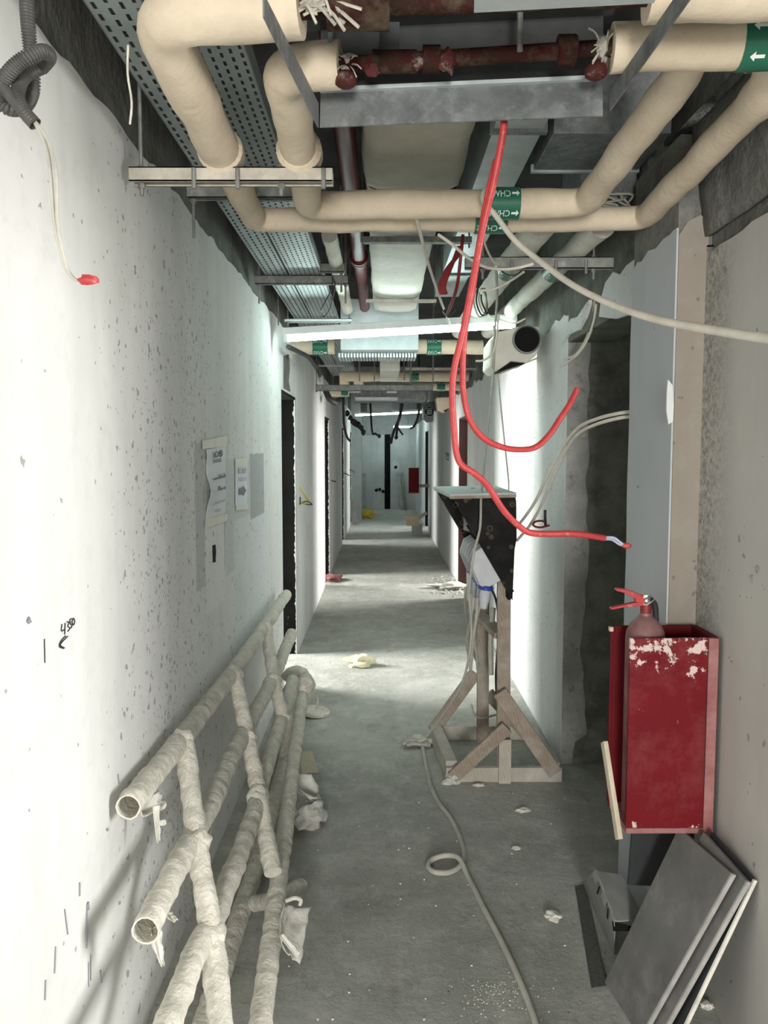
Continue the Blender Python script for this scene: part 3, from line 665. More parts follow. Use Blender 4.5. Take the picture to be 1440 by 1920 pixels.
# ---- cable trays with real slots
TZ = 2.57
def tray(label, x0, x1, y0, y1, z, cols, pitch, sl, sw, name='cable_tray'):
    t = thing(name, label, 'cable tray', ((x0+x1)/2, y0, z))
    m = MB(); w = (x1-x0)/cols
    for c in range(cols):
        xa = x0+c*w; xl = xa+w/2-sw/2; xr = xa+w/2+sw/2; xb = xa+w
        m.quad((xa, y0, z), (xl, y0, z), (xl, y1, z), (xa, y1, z)); m.quad((xr, y0, z), (xb, y0, z), (xb, y1, z), (xr, y1, z))
        y = y0+(pitch/2 if c % 2 else 0)-pitch; prev = y0
        while y < y1:
            s = max(y, y0); e = min(y+sl, y1)
            if e > s:
                if s > prev: m.quad((xl, prev, z), (xr, prev, z), (xr, s, z), (xl, s, z))
                prev = e
            y += pitch
        m.quad((xl, prev, z), (xr, prev, z), (xr, y1, z), (xl, y1, z))
    m.build('slotted_base', 'tray_metal', t)
    for x in (x0, x1): MB().box((x-.001, y0, z), (x+.001, y1, z+.05)).build('side_flange', 'tray_metal', t)
    return t
tray('narrow slotted metal cable tray next to the left wall', -.612, -.494, .9, 10.1, TZ, 4, .046, .026, .0085)
tray('wide slotted metal cable tray beside the dark red pipe', -.482, -.313, .9, 10.1, TZ, 7, .040, .022, .0075)
hy = [oz(450, 357, 2.54).y, oz(560, 528, 2.54).y, oz(590, 602, 2.54).y]
trapeze('grey trapeze bar under cable trays, nearest behind the dusty bar', -.665, oy(568, 357, hy[0]).x, hy[0], 2.51, (-.648,), tail=.13, grp='cable tray hangers')
trapeze('grey trapeze bar under cable trays halfway to the large tube light', -.67, oy(652, 528, hy[1]).x, hy[1], 2.525, (-.65, oy(648, 528, hy[1]).x), tail=.10, grp='cable tray hangers')
trapeze('pale trapeze bar under cable trays just before the large tube light', -.67, oy(660, 602, hy[2]).x, hy[2], 2.53, (-.65, -.22), 'white_metal', .012, tail=.03, grp='cable tray hangers')
trapeze('thin pale rail under cable trays beyond the first doorway', -.66, -.38, 8.4, 2.51, (-.645,), 'white_metal', .008, tail=.02, grp='cable tray hangers')
trapeze('long dark channel crossing the corridor under far cross pipes', -.66, oy(812, 727, 8.1).x, 8.1, oy(700, 733, 8.1).z, (-.65, .3), 'strut_metal', .03, tail=.0, grp='cross pipe hangers')
trapeze('thin pale rail hung low before the second doorway', -.60, -.25, 9.7, 2.33, (-.58, -.28), 'white_metal', .01, tail=.02, grp='cross pipe hangers')
# ---- inverted sheet-metal hood round the bare valves
RZ = 2.335
q = {'fl': oz(600, 239, RZ), 'fr': oz(1130, 218, RZ)}
ax = (q['fr']-q['fl']).normalized(); back = Vector((ax.y, -ax.x, 0)); Lh = (q['fr']-q['fl']).length; D = .44
hood = thing('metal_hood', 'grey galvanised sheet hood over bare red valves near the camera', 'duct hood', q['fl'])
def hp(u, v, z): return q['fl']+ax*u+back*v+Vector((0, 0, z))
def hsheet(name, pts, mat, th=.004):
    return MB().quad(*pts).build(name, mat, hood, thick=th)
hsheet('far_lip', [hp(0, 0, 0), hp(Lh, 0, 0), hp(Lh, -.012, .075), hp(0, -.012, .075)], 'galvanised')
MB().beam(hp(0, -.004, .078), hp(Lh*.97, -.004, .078), .012, .008).build('folded_ridge', 'galvanised_pale', hood)
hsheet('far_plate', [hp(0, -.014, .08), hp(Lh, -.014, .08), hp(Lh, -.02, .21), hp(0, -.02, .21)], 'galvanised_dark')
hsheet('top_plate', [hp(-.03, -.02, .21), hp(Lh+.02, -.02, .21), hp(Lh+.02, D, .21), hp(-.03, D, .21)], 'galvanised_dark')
for v in (.06, .085, .14): MB().beam(hp(0, v, .203), hp(Lh, v, .203), .012, .012).build('rib', 'galvanised_dark', hood)
hsheet('side_strip', [hp(-.004, 0, 0), hp(-.012, D, .0), hp(-.012, D, .035), hp(-.004, 0, .05)], 'galvanised', .003)
hsheet('side_strip', [hp(Lh+.015, 0, .01), hp(Lh+.06, D, .0), hp(Lh+.06, D, .035), hp(Lh+.015, 0, .05)], 'galvanised', .003)
MB().box((-.004, -.02, 0), (Lh*.46, .02, .03), Matrix.Translation(hp(Lh*.55, D+.0, -.0)) @ Matrix.Rotation(math.atan2(ax.y, ax.x), 4, 'Z')).build('near_lip', 'galvanised_pale', hood)
for u in (.04, Lh*.7): MB().cyl(hp(u, .10, .09), hp(u, .10, .62), .006, 8).build('threaded_rod', 'rod_metal', hood)
# ---- dark red fire main
fy0, fy1 = 1.75, 5.9; fz = 2.68; fx = oz(652, 300, fz).x
f = thing('fire_main', 'glossy dark red steel pipe running along the corridor ceiling', 'pipe', (fx, fy0, fz))
MB().tube([(fx, fy0, fz), (fx, fy1, fz)], .036, 18).build('pipe', 'pipe_red', f, smooth=True)
for y in (2.5, 4.4): MB().lathe((fx, y-.04, fz), (0, 1, 0), [(0, .038), (.005, .05), (.03, .05), (.032, .045), (.05, .045), (.052, .05), (.075, .05), (.08, .038)], 18).build('coupling', 'pipe_red', f, smooth=True)
# ---- wrapped duct down the middle
def wrapped(name, label, y0, y1, xl, xr, z, mat, sag, top, seed, n=None, folds=()):
    d = thing(name, label, 'duct', ((xl+xr)/2, y0, z)); m = MB(); g = []; n = n or int((y1-y0)/.05)
    for i in range(n+1):
        y = lerp(y0, y1, i/n); zz = z-sag*abs(math.sin((y-y0)*2.6))+.006*noise.noise(Vector((y*7, seed, 0)))
        for fy_, fa in folds: zz += fa*math.exp(-((y-fy_)/.035)**2)
        e = .012*noise.noise(Vector((y*4, seed, 4)))
        g.append([(xl+.01+e*.3, y, top), (xl+e, y, z+.06), (xl+.012+e, y, zz+.018), (xl+.05, y, zz+.004), ((xl+xr)/2, y, zz-.004), (xr-.05, y, zz+.002), (xr-.012-e, y, zz+.018), (xr-e, y, z+.06), (xr-.01, y, top)])
    m.sheet(g); o = m.build('wrapping', mat, d, smooth=True, angle=70, thick=.004); return d
dz = 2.615
xl = oz(683, 350, dz).x; xr = oz(864, 350, dz).x
wrapped('wrapped_duct', 'beige cloth-wrapped duct section directly behind the hood', oz(770, 190, dz).y, oz(770, 352, dz).y, xl, xr, dz, 'wrap_beige', .008, 2.9, 1.0, folds=((oz(770, 325, dz).y, -.008), (oz(770, 340, dz).y, -.01)))
d2 = wrapped('wrapped_duct', 'white cloth-wrapped duct beyond the cross pipes, sagging between straps', oz(770, 354, dz).y, 5.6, oz(690, 450, 2.60).x+.005, oz(817, 450, 2.60).x, 2.60, 'wrap_white', .014, 2.88, 2.0)
def strap(label, px0, px1, py, z, mat, th):
    p0 = oz(px0, py, z); p1 = oz(px1, py, z); t = thing('duct_strap', label, 'strap', ((p0.x+p1.x)/2, p0.y, z))
    MB().box((p0.x, p0.y-.02, z), (p1.x, p0.y+.02, z+th)).build('batten', mat, t)
    for x in (p0.x+.01, p1.x-.01): MB().cyl((x, p0.y, z-.02), (x, p0.y, ZT), .004, 6).build('threaded_rod', 'rod_metal', t)
strap('grey channel strap under the white duct just beyond cross pipes', 676, 884, 456, 2.553, 'strut_metal', .025)
strap('short cream batten under the white duct before the tube light', 686, 818, 567, 2.563, 'strip_white', .016)
# ---- galvanised ducts on the right
g1 = MB(); gx0 = oz(905, 300, 2.66).x; gx1 = oz(990, 300, 2.66).x
t = thing('galvanised_duct', 'narrow galvanised duct running lengthwise right of the wrapped duct', 'duct', ((gx0+gx1)/2, 2.0, 2.66))
MB().box((gx0, 1.95, 2.66), (gx1, 5.4, 2.9)).build('body', 'galvanised_pale', t, bevel=.003)
for y in (2.62, 3.7, 4.7): MB().box((gx0-.012, y-.012, 2.648), (gx1+.012, y+.012, 2.91)).build('joint_flange', 'galvanised', t)
zz = 2.66; c1 = oz(1000, 320, zz); c2 = oz(1205, 320, zz); n0 = oz(1010, 250, zz)
t = thing('galvanised_duct', 'stepped galvanised duct box above the right elbows', 'duct', ((c1.x+c2.x)/2, c1.y, 2.56))
MB().box((c1.x, n0.y, zz), (.93, c1.y, 2.92)).build('body', 'galvanised', t, bevel=.003)
zlow = oy(1150, 364, c1.y).z
MB().box((oy(1140, 340, c1.y).x-.10, c1.y, zlow), (.93, c1.y+.30, 2.92)).build('step', 'galvanised', t, bevel=.003)
MB().box((c1.x-.01, c1.y-.008, zz-.008), (.935, c1.y+.008, zz+.02)).build('seam', 'galvanised_pale', t)
# ---- pair of pale pipes on the right, going on beyond the cross pipes
def run_pipe(label, x, r, y0, y1, z, yl):
    t = thing('insulated_pipe', label, 'pipe', (x, y0, z))
    m = MB(); wob_tube(m, [(x, y0, z), (x, y1, z+.07)], r, step=.06, seed=x*9); m.build('insulation', 'insulation_pale', t, smooth=True)
    zl = z+.07*(yl-y0)/(y1-y0); band(t, (x, yl-.06, zl), (x, yl+.06, zl), r+.003, 'CHWS', False, (-.4, 0, -1)); return t
xo = oz(1070, 490, 2.44).x; xi = oz(975, 490, 2.44).x
run_pipe('pale insulated pipe along the right wall, outer of the two', xo, .046, 2.95, 6.1, 2.46, oz(1028, 527, 2.42).y)
run_pipe('pale insulated pipe along the right wall, inner of the two', xi, .055, 2.95, 6.1, 2.47, oz(935, 525, 2.42).y)
ty = oz(1000, 507, 2.37).y
trapeze('grey trapeze bar under the pale pipes beside the right wall', oy(872, 500, ty).x, .93, ty, 2.375, (oy(1113, 500, ty).x, oy(905, 500, ty).x), nuts=[oy(q_, 505, ty).x for q_ in (958, 1040, 1096)], tail=.04, up=2.65, grp='right pipe hangers')
# ---- tube light fittings
def tube_light(label, a, b, fz_, name='tube_light', grp='fluorescent tube lights'):
    a = Vector(a); b = Vector(b); t = thing(name, label, 'light', (a+b)/2, grp); d = (b-a).normalized(); up = Vector((0, 0, 1))
    MB().beam(a, b, .085*fz_, .045*fz_).build('body', 'white_metal', t, bevel=.004)
    lo = Vector((0, -.018, -.045))*fz_
    MB().tube([a+d*.03+lo, b-d*.03+lo], .017*fz_, 14).build('tube', 'tube_light', t, smooth=True)
    for e, s in ((a, 1), (b, -1)): MB().box((-.012, -.022*fz_, -.035*fz_), (.012, .022*fz_, .035*fz_), Matrix.Translation(e+d*s*.018+lo*.7)).build('lamp_holder', 'white_metal', t, bevel=.003)
    return t
LY = 5.05
t = tube_light('large bright tube light spanning the corridor behind the red cables', oy(531, 623, LY), oy(968, 597, LY), 1.0)
tl2 = tube_light('long tube light far down the corridor, nearer of two', oy(664, 775, 17.2), oy(792, 769, 17.2), 1.0)
tl3 = tube_light('shorter tube light far down the corridor by the end wall', oy(695, 798, 21.0), oy(776, 797, 21.0), 1.0)
for o_, Y_, xs_ in ((tl2, 17.2, (-.4, .7)), (tl3, 21.0, (-.2, .7))):
    for x in xs_: MB().cyl((x, Y_, oy(720, 772 if Y_ < 20 else 797, Y_).z), (x, Y_, ZT), .006, 6).build('threaded_rod', 'rod_metal', o_)
for x in (-.64, oy(905, 600, LY).x): MB().cyl((x, LY, 2.42), (x, LY, ZT), .004, 6).build('threaded_rod', 'rod_metal', t)
# ---- cloth-covered air box with round opening
by = 4.62
def bp(px, py): return oy(px, py, by)
poly = [(920, 640), (932, 622), (975, 612), (1010, 612), (1013, 620), (1010, 655), (1004, 668), (985, 681), (958, 678), (940, 692), (930, 697), (918, 688)]
t = thing('air_box', 'cream cloth-covered air box with round opening by right wall', 'air box', bp(965, 692))
MB().prism([bp(*p_) for p_ in poly], (0, .32, 0)).build('box', 'insulation_pale', t, bevel=.008)
c = bp(987, 637); m = MB(); m.lathe(c, (0, -1, 0), [(0, .079), (.012, .082), (.025, .080), (.026, .073), (.004, .072), (.003, .0)], 28); m.build('collar', 'galvanised', t, smooth=True)
MB().lathe(c+Vector((0, -.005, 0)), (0, -1, 0), [(0, .071), (.002, .071), (.0021, .0)], 28).build('opening', 'film_black', t)
MB().prism([oy(*q_, by-.01) for q_ in ((930, 697), (958, 678), (985, 681), (944, 694))], (0, .2, 0)).build('lower_flap', 'film_black', t)
tag(MB().beam(oy(938, 700, by+.1), oy(1006, 672, by+.1), .05, .008).build('wood_strip', 'wood_raw'), 'thin wooden strip under the cream air box', 'strip')
# ---- farther services: cross pipes, ducts, hangers
def cross_pipe(label, x0, x1, y, z, r, labels, mat='insulation', grp='far cross pipes'):
    t = thing('insulated_pipe', label, 'pipe', ((x0+x1)/2, y, z), grp); m = MB(); wob_tube(m, [(x0, y, z), (x1, y, z)], r, step=.06, seed=y); m.build('insulation', mat, t, smooth=True)
    for a_, b_ in labels: band(t, (a_, y, z), (b_, y, z), r+.003, 'CHWR', True, VIEW, rows=4)
    return t
y1 = 6.2; P_ = lambda px, py, Y=y1: oy(px, py, Y)
cross_pipe('cream cross pipe right behind the large tube light, left half', P_(545, 648).x, P_(628, 650).x, y1, P_(600, 651).z, .055, [(P_(587, 650).x, P_(615, 650).x)])
cross_pipe('cream cross pipe right behind the large tube light, right half', P_(780, 650).x, P_(905, 650).x, y1, P_(840, 651).z, .055, [(P_(800, 650).x, P_(827, 650).x)])
t = thing('galvanised_duct', 'pale galvanised duct box crossing behind the large tube light', 'duct', P_(705, 668))
MB().box((-.30, y1-.25, P_(700, 664).z), (P_(782, 650).x, y1+.12, 2.75)).build('body', 'galvanised_pale', t, bevel=.004)
e0 = oy(637, 676, y1+.15); e1 = oy(779, 671, y1+.15)
for k in range(26):
    xx = lerp(e0.x, e1.x, (k+.5)/26); MB().box((xx-.009, y1-.1, e0.z-.004), (xx+.007, y1+.16, e0.z+.028)).build('flange_rib', 'galvanised_pale', t)
y2 = 8.7; Q_ = lambda px, py: oy(px, py, y2)
cross_pipe('cream cross pipe before the second left doorway, upper', Q_(637, 700).x, Q_(878, 712).x, y2, Q_(760, 706).z, .055, [(Q_(768, 706).x, Q_(785, 706).x)])
y3 = 9.6; R_ = lambda px, py: oy(px, py, y3)
cross_pipe('cream cross pipe before the second left doorway, lower', R_(770, 724).x, R_(868, 724).x, y3, R_(820, 725).z, .05, [(R_(819, 724).x, R_(834, 724).x)])
cross_pipe('short cream pipe stub by the left wall beyond trays', R_(612, 736).x, R_(655, 736).x, y3, R_(640, 736).z, .05, [(R_(640, 736).x, R_(653, 736).x)])
for px in (645, 672):
    c = Q_(px, 712); m = MB(); m.tube(fillet([c+Vector((0, 0, .06)), c+Vector((0, 0, -.03)), c+Vector((0, .35, -.03))], .06), .05, 14); tag(m.build('pipe_elbow', 'insulation', smooth=True), 'cream pipe elbow under far cross pipe, %s of two' % ('left' if px < 660 else 'right'), 'pipe')
for i, (pa, pb, pc, pd, y) in enumerate(((712, 683, 750, 695, 7.4),)):
    a_ = oy(pa, pb, y); b_ = oy(pc, pd, y); tag(MB().box((a_.x, y, b_.z), (b_.x, y+1.2, 2.8)).build('wrapped_duct', 'wrap_white', bevel=.01), 'small white wrapped duct end above far cross pipe', 'duct')
t = thing('galvanised_duct', 'grey metal duct with paper label between the far cross pipes', 'duct', oy(740, 748, 10.2))
a_ = oy(660, 733, 10.2); b_ = oy(800, 750, 10.2); MB().box((a_.x, 10.2, b_.z), (b_.x, 10.9, 2.7)).build('body', 'galvanised', t, bevel=.01)
for x in (a_.x+.1, b_.x-.1): MB().cyl((x, 10.5, 2.65), (x, 10.5, ZT-.004), .008, 6).build('threaded_rod', 'rod_metal', t)
la = oy(725, 731, 10.19); lb = oy(744, 737, 10.19); MB().box((la.x, 10.185, lb.z), (lb.x, 10.199, la.z)).build('paper_label', 'paper', t)
a_ = oy(667, 746, 10.3); b_ = oy(745, 751, 10.3); MB().box((a_.x, 10.15, b_.z), (b_.x, 10.4, a_.z)).build('lower_lip', 'galvanised_pale', t)
t = thing('galvanised_duct', 'bluish galvanised duct hanging above the farther tube lights', 'duct', oy(710, 771, 14.0))
a_ = oy(688, 749, 14.0); b_ = oy(735, 771, 14.0); MB().box((a_.x, 14.0, b_.z), (b_.x, 14.6, min(2.95, a_.z+.3))).build('body', 'galvanised_pale', t); MB().box((oy(676, 760, 14.4).x, 14.4, b_.z+.02), (a_.x+.05, 14.9, 2.75)).build('side_branch', 'galvanised', t)
for x in (a_.x+.05, b_.x-.05): MB().cyl((x, 14.3, a_.z+.2), (x, 14.3, ZT-.004), .008, 6).build('threaded_rod', 'rod_metal', t)
t = thing('galvanised_duct', 'pale duct box right in front of the end wall top', 'duct', oy(730, 814, 20.2)); a_ = oy(681, 790, 20.2); b_ = oy(738, 814, 20.2)
MB().box((a_.x, 20.2, b_.z), (b_.x, 20.85, a_.z+.2)).build('body', 'galvanised_pale', t)
for x in (a_.x+.1, b_.x-.1): MB().cyl((x, 20.5, a_.z+.15), (x, 20.5, ZT), .008, 6).build('threaded_rod', 'rod_metal', t)
t = thing('air_box', 'cream taped air box on the right beside red cable, far', 'air box', oy(830, 772, 10.6)); pl = [(818, 745), (846, 744), (848, 752), (845, 764), (834, 773), (822, 768)]
MB().prism([oy(*p_, 10.6) for p_ in pl], (0, .35, 0)).build('box', 'insulation', t, bevel=.01); MB().prism([oy(*p_, 10.58) for p_ in ((830, 771), (843, 765), (836, 772))], (0, .02, 0)).build('opening', 'film_black', t)
t = thing('air_box', 'grey foil-wrapped unit with fan opening beside far tube light', 'air box', oy(803, 792, 14.6)); pl = [(793, 762), (802, 754), (814, 752), (817, 775), (812, 790), (802, 791), (794, 784)]
MB().prism([oy(*p_, 14.6) for p_ in pl], (0, .4, 0)).build('casing', 'galvanised', t, bevel=.01)
c = oy(805, 772, 14.58); MB().lathe(c, (0, -1, 0), [(0, .075), (.01, .078), (.02, .07), (.02, .0)], 16).build('fan_opening', 'film_black', t, smooth=True)
for k in range(4): MB().beam(c+Vector((-.05, -.025, -.045+.03*k)), c+Vector((.05, -.025, -.035+.03*k)), .008, .012).build('fan_blade', 'white_metal', t)
# small unions and rods above the far corridor
for i, (px, py, Y) in enumerate(((674, 690, 7.5), (702, 690, 7.7), (770, 695, 7.6), (812, 690, 7.4), (758, 690, 7.9))):
    p_ = oy(px, py, Y); tag(MB().cyl((p_.x, Y, p_.z-.12), (p_.x, Y, ZT), .008, 6).build('hanger_rod', 'rod_metal'), 'thin steel hanger rod above far cross pipes, %s' % ('leftmost', 'second from left', 'third from right', 'rightmost', 'third from left')[i].replace('third from right', 'second from right'), 'rod', 'hanger rods above far cross pipes')
t_y = 7.9; p0 = oy(760, 695, t_y); p1 = oy(900, 697, t_y); trapeze('pale channel beside red cables holding far right pipes', p0.x, min(.93, p1.x), t_y, p0.z, (p0.x+.03, .85), 'strut_dusty', .015, tail=.02, grp='cross pipe hangers')
# short stub pipe hung beside the trays
x_ = oz(632, 500, 2.62).x; tt = thing('pipe_stub', 'white insulated pipe stub beside wide cable tray', 'pipe', (x_, oz(632, 470, 2.62).y, 2.6)); wq = MB(); wob_tube(wq, [(x_, oz(610, 440, 2.62).y, 2.62), (x_, oz(640, 580, 2.62).y, 2.62)], .036, seed=9); wq.build('insulation', 'insulation_pale', tt, smooth=True)
sy = oz(620, 498, 2.60).y; trapeze('short grey angle bracket holding the white pipe stub', oy(600, 497, sy).x, oy(645, 497, sy).x, sy, 2.565, (oy(640, 497, sy).x,), tail=.1, grp='cable tray hangers')

# black sleeve in the wall behind the outer right elbow
c = ox(1248, 376, .935); t = thing('pipe_sleeve', 'black round pipe sleeve in right wall behind outer elbow', 'sleeve', c)
MB().lathe((.965, c.y, c.z), (-1, 0, 0), [(0, .07), (.05, .07), (.055, .062), (.02, .058), (.02, .0)], 26).build('ring', 'cable_black', t, smooth=True)
# tangled wires behind the inner elbow
m = MB(); random.seed(31); c = oy(1135, 378, 2.95)
for k in range(7): m.tube(catmull([c+Vector((random.uniform(-.07, .09), random.uniform(-.03, .05), random.uniform(-.025, .03))) for _ in range(5)], 5), .004, 6)
m.beam(c+Vector((0, .02, .0)), c+Vector((.02, .03, .12)), .01, .01); tag(m.build('wire_tangle', 'cable_grey', smooth=True), 'grey tangle of wires between the two right elbows', 'wire')
# loose tie wire hooked on the tray hanger
hw = hy[1]-.03; m = MB(); m.tube(catmull([oy(*p) for p in ((624, 518, hw), (622, 540, hw), (612, 562, hw), (602, 582, hw+.1), (606, 594, hw+.2), (618, 580, hw+.1), (626, 548, hw), (628, 530, hw), (622, 520, hw))], 6), .0028, 6); tag(m.build('tie_wire', 'cable_black', smooth=True), 'thin loop of tie wire hanging off a cable tray hanger', 'wire')
# ================================================================== CABLES
def cable(name, label, pts, r, mat, cat='cable', grp=None, sub=8, n=8, caps=True, parent=None):
    """pts: (px, py, Y) points on a hanging line"""
    P3 = catmull([oy(*p) for p in pts], sub); m = MB(); m.tube(P3, r, n)
    o = m.build(name, mat, parent, smooth=True)
    return tag(o, label, cat, grp) if parent is None else o
e = oy(945, 225, 1.74); rc = thing('red_cable', 'red cable hanging low, ending in bare blue wires and red connector', 'cable', e)
cable('cable', '', [(945, 205, 1.76), (943, 250, 1.76), (925, 345, 1.78), (905, 430, 1.80), (884, 540, 1.84), (866, 630, 1.86), (852, 690, 1.87), (848, 740, 1.88), (851, 800, 1.89), (856, 850, 1.89), (866, 872, 1.89), (890, 888, 1.89), (915, 912, 1.90), (945, 958, 1.91), (975, 988, 1.92), (995, 999, 1.93), (1030, 1001, 1.95), (1080, 1001, 1.98), (1134, 1009, 2.0)], .0078, 'cable_red', n=10, parent=rc)
cable('bare_wire', '', [(1132, 1008, 2.0), (1150, 1008, 2.0), (1162, 1016, 2.0), (1170, 1022, 2.0)], .0032, 'wire_blue', parent=rc); cable('bare_wire', '', [(1132, 1011, 2.0), (1148, 1012, 2.01), (1160, 1020, 2.01), (1170, 1023, 2.0)], .003, 'wire_blue', parent=rc)
c = oy(1175, 1023, 2.0); MB().chunk(c, (.012, .008, .008), 1.5, 2, .3).build('connector', 'cable_red', rc, smooth=True)
cable('red_cable', 'shorter red cable curving up to a free end by the recess', [(930, 300, 1.79), (908, 400, 1.80), (888, 530, 1.85), (872, 620, 1.88), (868, 680, 1.89), (869, 735, 1.90), (880, 785, 1.90), (905, 820, 1.91), (940, 838, 1.92), (975, 843, 1.93), (1005, 838, 1.94), (1030, 815, 1.95), (1050, 785, 1.96), (1068, 758, 1.97), (1083, 729, 1.98)], .0072, 'cable_red', n=10)
cable('white_cable', 'thick cream cable sweeping from cross pipe out of frame right', [(916, 352, 2.52), (906, 362, 2.50), (908, 378, 2.48), (930, 405, 2.44), (965, 450, 2.36), (1010, 488, 2.25), (1070, 532, 2.08), (1140, 568, 1.90), (1220, 596, 1.70), (1320, 616, 1.48), (1440, 634, 1.25), (1560, 645, 1.05)], lambda t, i: .0082, 'cable_white', n=10)
cable('white_cable', 'thin white cable looping from cross pipe down to tube light', [(780, 405, 2.62), (790, 445, 2.8), (805, 500, 3.2), (825, 560, 3.9), (845, 612, 4.9)], .006, 'cable_white')
cable('white_cable', 'thin white cable draped over the pale pipes', [(822, 440, 2.75), (850, 460, 2.8), (880, 485, 2.9), (915, 502, 3.0), (960, 504, 3.05), (1000, 495, 3.05)], .0055, 'cable_white')
cable('white_cable', 'short white cable dropping behind the green bands', [(905, 440, 2.75), (912, 465, 2.9), (925, 490, 3.05), (935, 496, 3.1)], .004, 'cable_white')
cable('white_cable', 'white cable bridging the two green-banded pale pipes', [(900, 545, 3.4), (925, 542, 3.4), (955, 528, 3.35), (982, 510, 3.25)], .005, 'cable_white')
cable('white_cable', 'thin white cable hanging by the tube light down onto the stand', [(930, 500, 3.1), (932, 560, 4.0), (928, 620, 4.6), (925, 700, 4.5), (915, 800, 4.3), (905, 900, 4.0), (902, 935, 3.78), (900, 990, 3.72), (888, 1040, 3.72), (880, 1110, 3.74), (884, 1180, 3.76), (878, 1240, 3.8), (862, 1290, 3.9), (830, 1340, 4.1), (800, 1380, 4.25)], .006, 'cable_grey')
cable('white_cable', 'thin pale cable dropping straight behind the stand lid', [(925, 610, 4.9), (935, 720, 4.85), (945, 820, 4.8), (953, 895, 4.75), (954, 918, 4.7)], .005, 'cable_grey')
cable('white_cable', 'white cable slung under right end of tube light', [(905, 560, 4.6), (915, 590, 4.8), (940, 600, 4.95), (965, 606, 5.0), (985, 597, 5.0)], .006, 'cable_white')
cable('white_cable', 'white cable curling below the air box', [(935, 590, 4.5), (930, 640, 4.5), (922, 665, 4.5), (905, 676, 4.55), (893, 677, 4.6)], .006, 'cable_white')
for k in range(4): cable('wire_coil', ('grey wire coil beside inner pale pipe, leftmost', 'black wire coil beside inner pale pipe, left one', 'grey wire coil beside inner pale pipe, right one', 'black wire coil beside inner pale pipe, rightmost')[k], [(893+3*k, 540+4*k, 3.9), (888+5*k, 565, 3.9), (897+4*k, 592-4*k, 3.9), (908+2*k, 588, 3.92), (912, 560, 3.92), (902+2*k, 540, 3.9)], .004, 'cable_black' if k % 2 else 'cable_grey', grp='wire coils')
for k in range(3): cable('red_cable', 'dark red cable loop right of the white duct, %s of three' % ('left', 'middle', 'right')[k], [(866-3*k, 462, 3.3), (858-2*k, 480, 3.3), (838+3*k, 505, 3.3), (825+4*k, 535, 3.3), (828+4*k, 552, 3.3)], .008, 'cable_red_dark', grp='dark red cable loops')
cable('red_cable', 'dark red cable hanging straight beside its loops', [(868, 440, 3.25), (864, 480, 3.25), (858, 530, 3.3), (850, 560, 3.4), (838, 590, 3.6)], .007, 'cable_red_dark')
tag(MB().cyl(oy(835, 590, 4.0), oy(850, 575, 4.0), .022, 12).build('cable_gland', 'cable_black', smooth=True), 'black cable plug between white duct and pale pipes', 'plug')
cable('recess_cable', 'pair of cream cables bending from recess edge, left one', [(1115, 565, 3.6), (1112, 590, 3.65), (1103, 625, 3.75), (1090, 652, 3.85), (1075, 668, 3.95), (1058, 672, 4.02)], .006, 'cable_white'); cable('recess_cable', 'pair of cream cables bending from recess edge, right one', [(1118, 570, 3.55), (1114, 600, 3.6), (1102, 635, 3.7), (1085, 662, 3.8), (1066, 678, 3.9), (1050, 688, 4.0)], .006, 'cable_white')
for k, nm in enumerate(('upper', 'lower')): cable('recess_cable', 'pale cable arching from the recess down behind the stand, %s of two' % nm, [(1192, 771+9*k, 2.98), (1160, 775+9*k, 3.05), (1120, 785+10*k, 3.2), (1085, 802+11*k, 3.4), (1055+5*k, 838+9*k, 3.6), (1030+8*k, 885+9*k, 3.75), (1005+10*k, 938+9*k, 3.9), (982+12*k, 972+12*k, 4.0), (965+4*k, 992+22*k, 4.1)], .0072, 'cable_white')
m = MB(); m.tube(catmull([oy(*p) for p in ((1086, 808, 3.38), (1092, 803, 3.38), (1097, 812, 3.39), (1090, 820, 3.4), (1100, 814, 3.39))], 5), .004, 6); tag(m.build('cable_tie', 'strut_metal', smooth=True), 'frayed wire tie round the arching recess cables', 'wire')
# wires sticking out of the walls
t = thing('wall_wire', 'dark red wire loop with black tip on bright right wall', 'wire', ox(1023, 980, RX)); cable('wire_loop', '', [(1030, 985, 3.9), (1012, 989, 3.88), (1000, 985, 3.86), (1004, 978, 3.86), (1018, 977, 3.9), (1022, 982, 4.0)], .005, 'cable_red_dark', parent=t); cable('black_tip', '', [(1022, 956, 3.95), (1022, 970, 3.95), (1023, 986, 3.97)], .007, 'cable_black', parent=t)
wy = ox(562, 945, LX).y; t = thing('wall_wire', 'thin yellow and black wires poking from left wall past first doorway', 'wire', ox(562, 945, LX))
cable('yellow_wire', '', [(561, 912, wy), (572, 930, wy), (578, 940, wy-.1), (572, 944, wy-.15), (563, 942, wy)], .006, 'sack_yellow', parent=t); cable('black_wire', '', [(561, 945, wy), (575, 940, wy-.1), (585, 946, wy-.2), (572, 945, wy-.1), (563, 942, wy)], .005, 'cable_black', parent=t); cable('black_wire', '', [(562, 932, wy), (562, 946, wy)], .009, 'cable_black', parent=t)
for i, (a_, b_) in enumerate((((641, 887), (655, 892)), ((622, 901), (629, 903)), ((655, 881), (665, 886)))):
    Y = ox(a_[0], a_[1], LX).y; cable('wall_wire', 'short dark wire stub on far left wall, %s' % ('middle one', 'nearest one', 'farthest one')[i], [(a_[0], a_[1], Y), ((a_[0]+b_[0])/2, a_[1]+1, Y-.1), (b_[0], b_[1], Y-.2)], .008, 'cable_black', 'wire')
